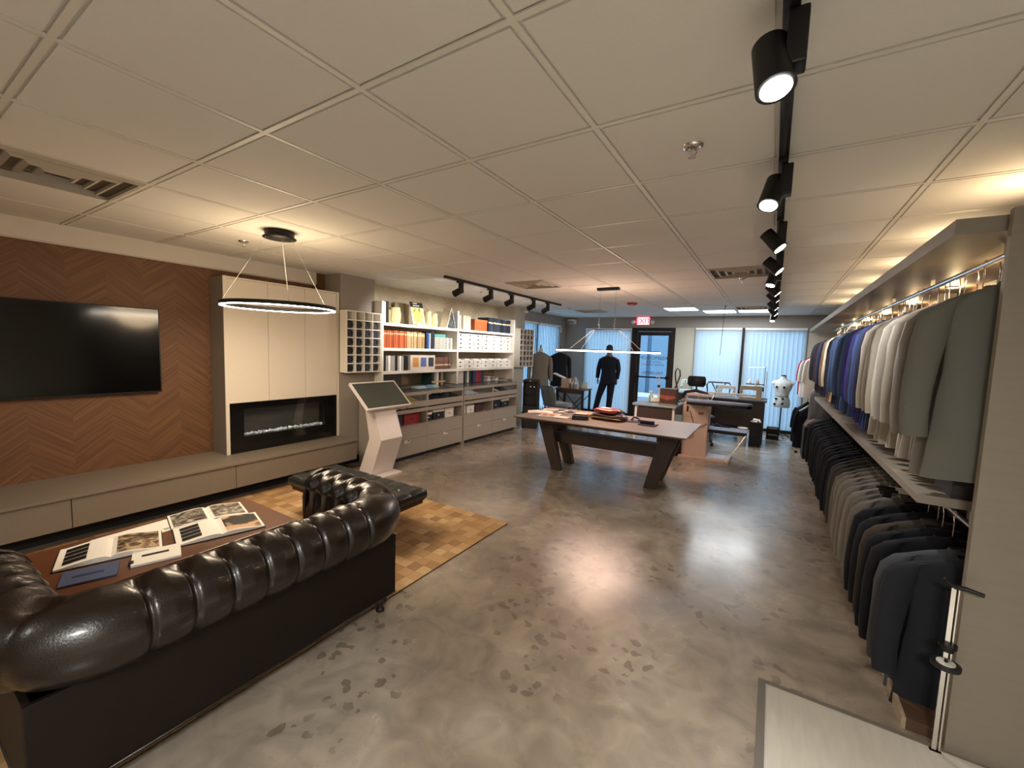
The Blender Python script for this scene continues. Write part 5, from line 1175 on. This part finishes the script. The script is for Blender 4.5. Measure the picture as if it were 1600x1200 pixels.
# right sewing desk
def desk(name, label, x0, x1, y0, y1, z, m_top, m_leg, panel=True):
    t = thing(name, label, 'desk', (x0, y0, 0)); w, d = x1-x0, y1-y0
    part('desk_top', B(0, 0, z-.03, w, d, z), m_top, t, .003)
    for x in (.03, w-.07): part('side_leg', B(x, .04, 0, x+.04, d-.04, z-.031), m_leg, t, .002)
    if panel: part('modesty_panel', B(.07, .10, .28, w-.07, .12, z-.031), m_leg, t)
    part('under_rail', B(.07, d-.1, z-.09, w-.07, d-.06, z-.031), m_leg, t); return t
desk('sewing_desk', 'dark sewing desk with beige machine before the right windows', -.98, -.03, 8.70, 9.30, .79, mat('grey_desk_top', '5d5f66', .5), m_tabled)
desk('sewing_desk', 'far dark desk carrying white machines by the closed blinds', -1.98, -1.23, 9.35, 9.9, .79, m_bluetop, m_tabled)
def machine(x, y, z, rz, m, label, s=1):
    t = thing('sewing_machine', label, 'sewing machine', (x, y, z), rz)
    part('bed', B(-.22*s, -.09*s, 0, .22*s, .09*s, .045*s), m, t, .006*s); part('pillar', B(.10*s, -.06*s, .045*s, .21*s, .06*s, .19*s), m, t, .012*s)
    part('arm', MB().rings([[(x_, -.055*s*f, z0), (x_, .055*s*f, z0), (x_, .05*s*f, z1), (x_, -.05*s*f, z1)] for x_, f, z0, z1 in ((-.21*s, .75, .19*s, .275*s), (-.18*s, .9, .20*s, .285*s), (0, .9, .205*s, .285*s), (.12*s, 1, .191*s, .295*s), (.21*s, 1, .191*s, .29*s))], smooth=False), m, t)
    part('head', B(-.215*s, -.05*s, .11*s, -.155*s, .05*s, .189*s), m, t, .008*s); part('needle_bar', MB().cyl((-.185*s, 0, .046*s), (-.185*s, 0, .11*s), .005*s).cyl((-.185*s, 0, .046*s), (-.185*s, 0, .052*s), .018*s), m_chrome, t)
    part('hand_wheel', MB().cyl((.212*s, 0, .23*s), (.24*s, 0, .23*s), .048*s, n=24), m_black, t); part('spool_pin', MB().cyl((.08*s, .0, .29*s), (.08*s, 0, .36*s), .006*s).lathe([(.018*s, .30*s), (.012*s, .345*s)], (.08*s, 0, 0), 12), m_chrome, t)
    part('tension_dial', MB().cyl((-.10*s, -.05*s, .24*s), (-.10*s, -.07*s, .24*s), .016*s), m_chrome, t); return t
machine(-.30, 8.88, .791, 0, mat('beige_enamel', 'b9ac90', .35), 'beige sewing machine on the dark desk before the window mullion', .85)
machine(-.72, 9.05, .791, PI, mat('white_enamel', 'dfe2df', .35), 'white sewing machine behind the pressing board', .75)
machine(-1.46, 9.6, .791, 0, mat('mint_enamel', 'cfe0da', .35), 'pale mint sewing machine on the far desk', .9)
t = thing('thread_stand', 'tall metal thread stand with cone spools at the right end of the sewing desk', 'thread stand', (-.10, 9.1, .791))
part('post', MB().cyl((0, 0, 0), (0, 0, .60), .007), m_chrome, t); part('post', MB().cyl((.03, 0, 0), (.03, 0, .52), .005), m_chrome, t); part('arm', MB().tube([(0, 0, .59), (-.28, 0, .575)], .006, 6), m_chrome, t); part('tray', B(-.30, -.05, .26, .0, .05, .275), m_black, t, .003)
for k, c_ in enumerate(('d9d4cc', 'b59a92')): part('thread_cone', MB().lathe([(.032, .276), (.014, .36), (0, .36)], (-.24+.13*k, 0, 0), 14), mat('thread_'+c_, c_, .9), t)
part('base', B(-.06, -.06, 0, .06, .06, .01), m_black, t)
t = thing('filing_cabinet', 'black low cabinet with papers on top under the sewing desk', 'cabinet', (-.26, 8.42, 0)); part('body', B(0, 0, 0, .18, .24, .43), m_blackpl, t, .004); part('drawer', B(.006, -.006, .22, .174, 0, .42), m_black, t, .002); part('drawer', B(.006, -.006, .01, .174, 0, .21), m_black, t, .002)
t = thing('paper_heap', 'crumpled white papers on the black low cabinet', 'paper', (-.17, 8.52, .431)); part('papers', MB().rings([[(-.09, -.05, 0), (.07, -.06, 0), (.08, .06, 0), (-.06, .07, 0)], [(-.05, -.04, .03), (.06, -.02, .045), (.05, .05, .04), (-.04, .04, .05)]], smooth=False), mwh, t); part('clip', B(.02, -.065, 0, .05, -.055, .02), m_black, t)
t = thing('waste_bin', 'slim white waste bin beside the black low cabinet', 'bin', (-.36, 8.42, 0)); part('body', MB().lathe([(.065, 0), (.075, .30), (.078, .31), (.07, .31), (.062, .02), (0, .02)], n=20), mwh, t); part('rim', MB().tube([(.077*math.cos(a_*PI/8), .077*math.sin(a_*PI/8), .31) for a_ in range(16)], .005, 6, closed=True), mwh, t)
t = thing('step_stool', 'black plastic step stool by the dress form', 'stool', (.10, 9.35, 0)); 
part('top_step', B(-.10, 0, .21, .10, .18, .235), m_blackpl, t, .005); part('side', MB().prism([(0, 0), (.18, 0), (.16, .209), (.02, .209)], 'x', -.105, -.085), m_blackpl, t); part('side', MB().prism([(0, 0), (.18, 0), (.16, .209), (.02, .209)], 'x', .085, .105), m_blackpl, t); part('lower_step', B(-.085, -.02, .09, .085, .14, .11), m_blackpl, t, .003); part('riser', B(-.085, .10, .0, .085, .12, .209), m_blackpl, t); part('edge_grip', MB().box(-.07, -.003, .212, .07, 0, .222).box(-.07, -.023, .095, .07, -.02, .105), mwh, t)
t = thing('dress_form', 'white dress form with dark dials on a black pole by the window', 'dress form', (.21, 9.75, 0)); m_df = mat('white_knit_form', 'cfd8d8', .85)
prof_ = [(.0, .135, .09), (.06, .145, .10), (.14, .135, .095), (.22, .105, .08), (.30, .12, .09), (.40, .155, .10), (.47, .165, .095), (.52, .14, .07), (.56, .055, .045), (.60, .045, .042), (.62, .044, .040)]
part('torso', MB().rings([[(rx_*math.cos(2*PI*k/24), ry_*math.sin(2*PI*k/24), .60+z) for k in range(24)] for z, rx_, ry_ in prof_]), m_df, t); part('waist_band', MB().rings([[(.107*math.cos(2*PI*k/24), .082*math.sin(2*PI*k/24), z) for k in range(24)] for z in (.812, .826)], caps=False), m_dark, t)
for sg in (-1, 1): part('arm_stub', MB().tube([(sg*.12, 0, 1.08), (sg*.155, 0, 1.07), (sg*.172, 0, 1.055)], [.05, .045, .038], 12), m_df, t)
part('neck_cap', MB().lathe([(.046, 1.218), (.04, 1.235), (0, 1.24)], n=16), m_black, t)
for x, z in ((.02, 1.0), (.01, .78), (.01, .68), (-.10, .77), (-.115, .66), (-.10, 1.0)):
    yy_ = -math.sqrt(max(0, 1-(x/.15)**2))*.098; part('dial', MB().cyl((x, yy_+.012, z), (x, yy_-.012, z), .022, n=14), m_black, t)
part('pole', MB().cyl((0, 0, .03), (0, 0, .60), .013), m_black, t)
for k in range(4): part('foot', MB().tube([(0, 0, .09), (.12*math.cos(k*PI/2+.4), .12*math.sin(k*PI/2+.4), .06), (.19*math.cos(k*PI/2+.4), .19*math.sin(k*PI/2+.4), .012)], .010, 6), m_black, t)
# office chairs
def office_chair(x, y, rz, label, mesh=False, head=False):
    t = thing('office_chair', label, 'chair', (x, y, 0), rz, 'office chairs'); m_ = m_blackpl
    part('seat', MB().rings([[(.24*math.copysign(abs(math.cos(2*PI*k/20))**.6, math.cos(2*PI*k/20))*f, .23*math.copysign(abs(math.sin(2*PI*k/20))**.6, math.sin(2*PI*k/20))*f, z) for k in range(20)] for f, z in ((.9, .44), (1, .46), (1, .49), (.85, .51))]), m_, t)
    part('column', MB().cyl((0, 0, .10), (0, 0, .44), .025), m_chrome, t)
    for k in range(5):
        a_ = k*2*PI/5+.3; part('base_arm', MB().tube([(0, 0, .12), (.27*math.cos(a_), .27*math.sin(a_), .07)], [.03, .016], 8), m_, t); part('caster', MB().cyl((.28*math.cos(a_)-.02, .28*math.sin(a_), .03), (.28*math.cos(a_)+.02, .28*math.sin(a_), .03), .03), m_, t)
    z0, z1 = (.62, 1.0)
    if mesh:
        part('back_frame', MB().tube([(-.20, .25, z0+.1), (-.23, .26, z1-.06), (-.20, .28, z1), (.20, .28, z1), (.23, .26, z1-.06), (.20, .25, z0+.1)], .016, 8, closed=True), m_, t); part('back_spine', MB().tube([(-.13, .28, z1-.02), (0, .27, z0+.12), (.13, .28, z1-.02)], .014, 8).tube([(0, .27, z0+.12), (0, .24, .50), (0, .1, .45)], .02, 8), m_, t)
    else:
        part('back_frame', MB().tube([(-.21, .26, z0), (-.25, .27, z0+.18), (-.18, .29, z1-.08), (0, .30, z1-.04), (.18, .29, z1-.08), (.25, .27, z0+.18), (.21, .26, z0)], .028, 10, closed=True), m_, t); part('back_spine', MB().tube([(0, .29, z0+.02), (0, .25, .5), (0, .1, .45)], .022, 8), m_, t)
        part('back_mesh', MB().grid(6, 4, lambda u, v: (-.19+.38*u, .27+.01*math.sin(PI*u), z0+.02+(z1-z0-.12)*v)), mat('grey_mesh', '6f7f86', .8), t, solid=.004)
    if head: part('headrest', MB().rings([[(x_*f, .29+y_*f, z) for x_, y_ in ((-.14, -.03), (.14, -.03), (.15, .02), (-.15, .02))] for f, z in ((.8, 1.03), (1, 1.07), (1, 1.17), (.85, 1.21))]), m_, t); part('headrest_post', MB().cyl((0, .29, .96), (0, .29, 1.04), .015), m_, t)
    for sg in (-1, 1): part('armrest', MB().tube([(sg*.22, .05, .46), (sg*.29, .06, .50), (sg*.29, .05, .66), (sg*.29, -.08, .68), (sg*.29, .14, .68)], .018, 8), m_, t)
office_chair(-1.04, 8.08, 3.0, 'black office chair with padded headrest behind the pressing station', head=True)
office_chair(-.90, 9.66, .15, 'black office chair with open mesh back at the sewing desk', mesh=True)

# ------------------------------------------------------------------ left rear: forms, desk, cooler, mannequin
def coat_form(x, y, rz, col, label, s=1, zsh=1.62):
    t = thing('jacket_form', label, 'dress form', (x, y, 0), rz, 'jacket forms by the side window'); body, sl, collar = jacket_parts(int(x*10) % 7, tp=.11)
    def xf(mb): mb.v = [(a_*.92, b_*1.0, c_*s+zsh) for a_, b_, c_ in mb.v]; return mb
    part('jacket_body', xf(body), cloth(col), t); 
    for q in sl: q.v = [(a_, b_*1.4, c_) for a_, b_, c_ in q.v]; part('sleeve', xf(q), cloth(col), t)
    collar.v = [(a_, b_*1.7, c_) for a_, b_, c_ in collar.v]; part('collar', xf(collar), cloth(col), t)
    part('neck', MB().lathe([(.055, zsh-.14), (.052, zsh-.04), (.03, zsh-.02), (0, zsh-.015)], n=16), m_whitec, t); part('finial', MB().lathe([(.012, zsh-.02), (.018, zsh+.01), (.008, zsh+.03), (.014, zsh+.05), (0, zsh+.065)], n=12), m_rackb, t)
    part('pole', MB().cyl((0, 0, .03), (0, 0, zsh-.85), .015), m_black, t); part('base', MB().lathe([(.17, 0), (.17, .012), (.03, .03)], n=24), m_black, t); return t
coat_form(-4.38, 8.22, .6, '7d766b', 'grey brown tailored jacket on a form behind the black cooler'); coat_form(-4.30, 9.05, .6, '1a1b1f', 'black tailored jacket on a form behind the small desk')
t = thing('water_cooler', 'tall black tower cooler with open front at the end of the counters', 'cooler', (-4.08, 7.32, 0), .35); w = .15
part('body', MB().rings([[(sx_*w*f, sy_*w*f+.0, z) for sx_, sy_ in ((-1, -.8), (-.8, -1), (.8, -1), (1, -.8), (1, .8), (.8, 1), (-.8, 1), (-1, .8))] for f, z in ((1, 0), (1, .42), (.99, .43))], smooth=False), m_blackpl, t); part('back_shell', B(-w, .02, .43, w, w, .93), m_blackpl, t, .01)
part('side_shell', B(-w, -w*.8, .43, -w+.02, .02, .93), m_blackpl, t); part('side_shell', B(w-.02, -w*.8, .43, w, .02, .93), m_blackpl, t); part('top_cover', B(-w, -w, .93, w, w, .97), m_blackpl, t, .012); part('drip_tray', B(-w+.02, -w*.95, .43, w-.02, .02, .46), m_black, t); part('mid_shelf', B(-w+.02, -w*.6, .66, w-.02, .02, .68), m_black, t)
part('tap', MB().cyl((.0, -.02, .84), (0, -.08, .83), .012), m_chrome, t); part('tap', MB().cyl((.07, -.02, .84), (.07, -.08, .83), .012), m_chrome, t); part('indicator', B(-.02, -.155, .945, .02, -.15, .955), mwh, t)
t = thing('side_desk', 'small dark desk with crossed metal legs near the side window', 'desk', (-4.02, 8.28, 0)); w, d_ = .68, .48
part('desk_top', B(0, 0, .725, w, d_, .75), m_tabled, t, .003); part('apron', B(.05, .03, .65, w-.05, .05, .724), m_tabled, t)
for x in (.02, w-.06):
    for y in (.02, d_-.06): part('leg', B(x, y, 0, x+.04, y+.04, .724), m_black, t)
for y in (.04, d_-.04): part('cross_bar', MB().cyl((.04, y, .03), (w-.04, y, .62), .009).cyl((.04, y, .62), (w-.04, y, .03), .009), m_black, t)
t = thing('velvet_chair', 'grey blue velvet chair pushed to the small desk', 'chair', (-3.78, 7.95, 0), 2.75); m_vel = mat('grey_blue_velvet', '5d6a6c', .8, sheen=.4)
part('backrest', MB().rings([[(-.21*f, .20+b, z), (.21*f, .20+b, z), (.21*f, .24+b, z), (-.21*f, .24+b, z)] for f, b, z in ((.8, 0, .44), (.95, .02, .52), (1, .05, .68), (.95, .09, .80), (.8, .11, .85))]), m_vel, t); part('seat', MB().rings([[(-.22*f, -.22*f, z), (.22*f, -.22*f, z), (.22*f, .22*f, z), (-.22*f, .22*f, z)] for f, z in ((.9, .39), (1, .42), (1, .46), (.85, .48))]), m_vel, t)
for sx_, sy_ in ((-.17, -.17), (.17, -.17), (-.17, .2), (.17, .2)): part('leg', MB().cyl((sx_, sy_, .39), (sx_*1.15, sy_*1.15, 0), .013, .010), m_black, t)
t = thing('display_box', 'open white cardboard display box on the small desk', 'box', (-3.93, 8.40, .751), .2); part('tray', B(0, 0, 0, .18, .22, .20), mat('tan_card', 'b7a390', .7), t, .002); part('open_lid', MB().prism([(-.20, .30), (-.19, .315), (.06, .215), (.05, .20)], 'y', 0, .22), mwh, t)
t = thing('gift_bag', 'silver pointed bag standing on the small desk', 'bag', (-3.62, 8.45, .751)); part('body', MB().rings([[(-.06*f, -.05*f, z), (.07*f, -.05*f, z), (.07*f, .05*f, z), (-.06*f, .05*f, z)] for f, z in ((1, 0), (1, .10), (.55, .20), (.15, .25))], smooth=False), mat('silver_foil', 'b9b5b8', .3, metal=.4), t); part('ribbon', MB().tube([(-.01, -.055, 0), (-.01, -.053, .1), (0, -.03, .2)], .006, 6), m_dark, t)
t = thing('perfume_box', 'small pinkish cream box beside the silver bag', 'box', (-3.74, 8.50, .751)); part('body', B(0, 0, 0, .09, .10, .12), mat('pink_card', 'c3aaa2', .6), t, .002); part('lid', B(-.002, -.002, .10, .092, .102, .125), mwh, t)
t = thing('card_stack', 'pale teal card box at the right end of the small desk', 'box', (-3.54, 8.62, .751)); part('body', B(0, 0, 0, .14, .10, .06), mwh, t, .002); part('panel', B(.01, .03, .06, .12, .05, .14), mat('pale_teal_card', 'b7dcd9', .6), t)
# mannequin
def skinmesh(name, verts, edges, radii, m, parent, root=0, sub=1):
    me = bpy.data.meshes.new(name); me.from_pydata(verts, edges, []); o = bpy.data.objects.new(name, me); C.objects.link(o)
    sk = o.modifiers.new('s', 'SKIN'); sk.use_smooth_shade = True
    for i, r in enumerate(radii):
        d = me.skin_vertices[0].data[i]; d.radius = r if isinstance(r, tuple) else (r, r); d.use_root = (i == root)
    ss_ = o.modifiers.new('u', 'SUBSURF'); ss_.levels = sub; ss_.render_levels = sub
    dg = bpy.context.evaluated_depsgraph_get(); me2 = bpy.data.meshes.new_from_object(o.evaluated_get(dg)); bpy.data.objects.remove(o)
    me2.materials.clear(); me2.materials.append(m)
    for p in me2.polygons: p.use_smooth = True
    o = bpy.data.objects.new(name, me2); C.objects.link(o); o.parent = parent; return o
t = thing('mannequin', 'mannequin in a dark navy suit seen from behind before the window', 'mannequin', (-3.42, 9.86, 0), .12)
m_skin = mat('mannequin_skin', '6d5246', .5); m_suit = cloth('15161f'); m_hair = mat('dark_hair', '2a211d', .8, var=.3, scale=60)
V = [(.06, 0, .93), (.06, 0, 1.12), (.05, .0, 1.32), (.05, 0, 1.44), (.05, .01, 1.52), (.05, .02, 1.60), (.05, .015, 1.70),
     (.235, 0, 1.40), (.275, .02, 1.14), (.245, .06, .90), (-.135, 0, 1.40), (-.185, .01, 1.14), (-.215, .05, .90),
     (.14, 0, .86), (.12, 0, .48), (.09, -.01, .08), (.09, .13, .03), (-.03, 0, .86), (-.16, .0, .48), (-.24, -.01, .08), (-.25, .13, .03)]
E_ = [(0, 1), (1, 2), (2, 3), (3, 4), (4, 5), (5, 6), (3, 7), (7, 8), (8, 9), (3, 10), (10, 11), (11, 12), (0, 13), (13, 14), (14, 15), (15, 16), (0, 17), (17, 18), (18, 19), (19, 20)]
R__ = [.10, .10, .12, .06, .05, .075, .06, .05, .038, .026, .05, .038, .026, .08, .05, .035, .03, .08, .05, .035, .03]
skinmesh('body', V, E_, R__, m_skin, t)
part('head', MB().rings([[(.05+rx_*math.cos(2*PI*k/18), .02+ry_*math.sin(2*PI*k/18)+dy, z) for k in range(18)] for z, rx_, ry_, dy in ((1.50, .035, .04, .03), (1.53, .055, .065, .025), (1.58, .070, .085, .01), (1.64, .075, .092, 0), (1.69, .070, .085, 0), (1.725, .045, .06, 0), (1.738, .01, .015, 0))]), m_skin, t)
for sg in (-1, 1): part('ear', MB().lathe([(.003, -.03), (.012, -.015), (.014, .01), (.004, .028)], (.05+sg*.077, .015, 1.61), 10, sx=.6), m_skin, t)
part('nose', MB().cyl((.05, .11, 1.62), (.05, .125, 1.59), .008, .014), m_skin, t)
part('hair', MB().rings([[(.05+rx_*math.cos(2*PI*k/18), .005+ry_*math.sin(2*PI*k/18), z) for k in range(18)] for z, rx_, ry_ in ((1.60, .076, .086), (1.64, .081, .097), (1.70, .076, .090), (1.738, .048, .062), (1.75, .01, .012))]), m_hair, t)
jb = []
for z, hx_, hy_, ox in ((.80, .215, .13, .055), (.86, .20, .125, .055), (.98, .185, .12, .055), (1.10, .17, .11, .052), (1.22, .185, .12, .05), (1.34, .215, .12, .05), (1.40, .215, .105, .05), (1.44, .15, .08, .05), (1.475, .07, .06, .05)):
    jb.append([(ox+hx_*math.copysign(abs(math.cos(2*PI*k/24))**.8, math.cos(2*PI*k/24)), hy_*math.copysign(abs(math.sin(2*PI*k/24))**.9, math.sin(2*PI*k/24)), z) for k in range(24)])
part('suit_jacket', MB().rings(jb), m_suit, t)
for a_, b_, c_ in (((.225, 0, 1.39), (.285, .02, 1.15), (.255, .06, .93)), ((-.125, 0, 1.39), (-.195, .01, 1.15), (-.225, .05, .93))):
    part('sleeve', MB().tube([a_, ((a_[0]+b_[0])/2*1.03, .01, 1.28), b_, ((b_[0]+c_[0])/2, .04, 1.04), c_], [.065, .062, .056, .05, .044], 14), m_suit, t)
for hip, kn, an in (((.135, 0, .90), (.115, 0, .48), (.09, -.01, .07)), ((-.03, 0, .90), (-.155, 0, .48), (-.24, -.01, .07))):
    part('trouser_leg', MB().tube([hip, tuple((hip[i]+kn[i])/2 for i in range(3)), kn, tuple((kn[i]+an[i])/2 for i in range(3)), an], [.105, .09, .075, .068, .066], 16), m_suit, t)
    part('shoe', MB().rings([[(an[0]+w_*math.cos(2*PI*k/12), an[1]-.06+yy_+.01*math.sin(2*PI*k/12), .002+h_*(.5+.5*math.sin(2*PI*k/12))) for k in range(12)] for yy_, w_, h_ in ((0, .03, .05), (.05, .036, .08), (.12, .042, .06), (.19, .040, .04), (.24, .02, .02))]), m_black, t)
for sg, hx0, hy0 in ((1, .25, .065), (-1, -.22, .055)):
    part('hand', MB().rings([[(hx0+.014*math.cos(2*PI*k/10)*f, hy0+.036*math.sin(2*PI*k/10)*f, z) for k in range(10)] for f, z in ((.7, .94), (.9, .90), (1, .86), (.8, .83))]), m_skin, t)
    for k in range(4):
        y_ = hy0-.027+k*.018; part('finger', MB().tube([(hx0, y_, .835), (hx0-sg*.006, y_, .795+abs(k-1.5)*.004), (hx0-sg*.018, y_, .765+abs(k-1.5)*.008)], [.009, .008, .006], 8), m_skin, t)
    part('thumb', MB().tube([(hx0-sg*.006, hy0+.032, .885), (hx0-sg*.014, hy0+.05, .85), (hx0-sg*.018, hy0+.048, .82)], [.011, .010, .007], 8), m_skin, t)
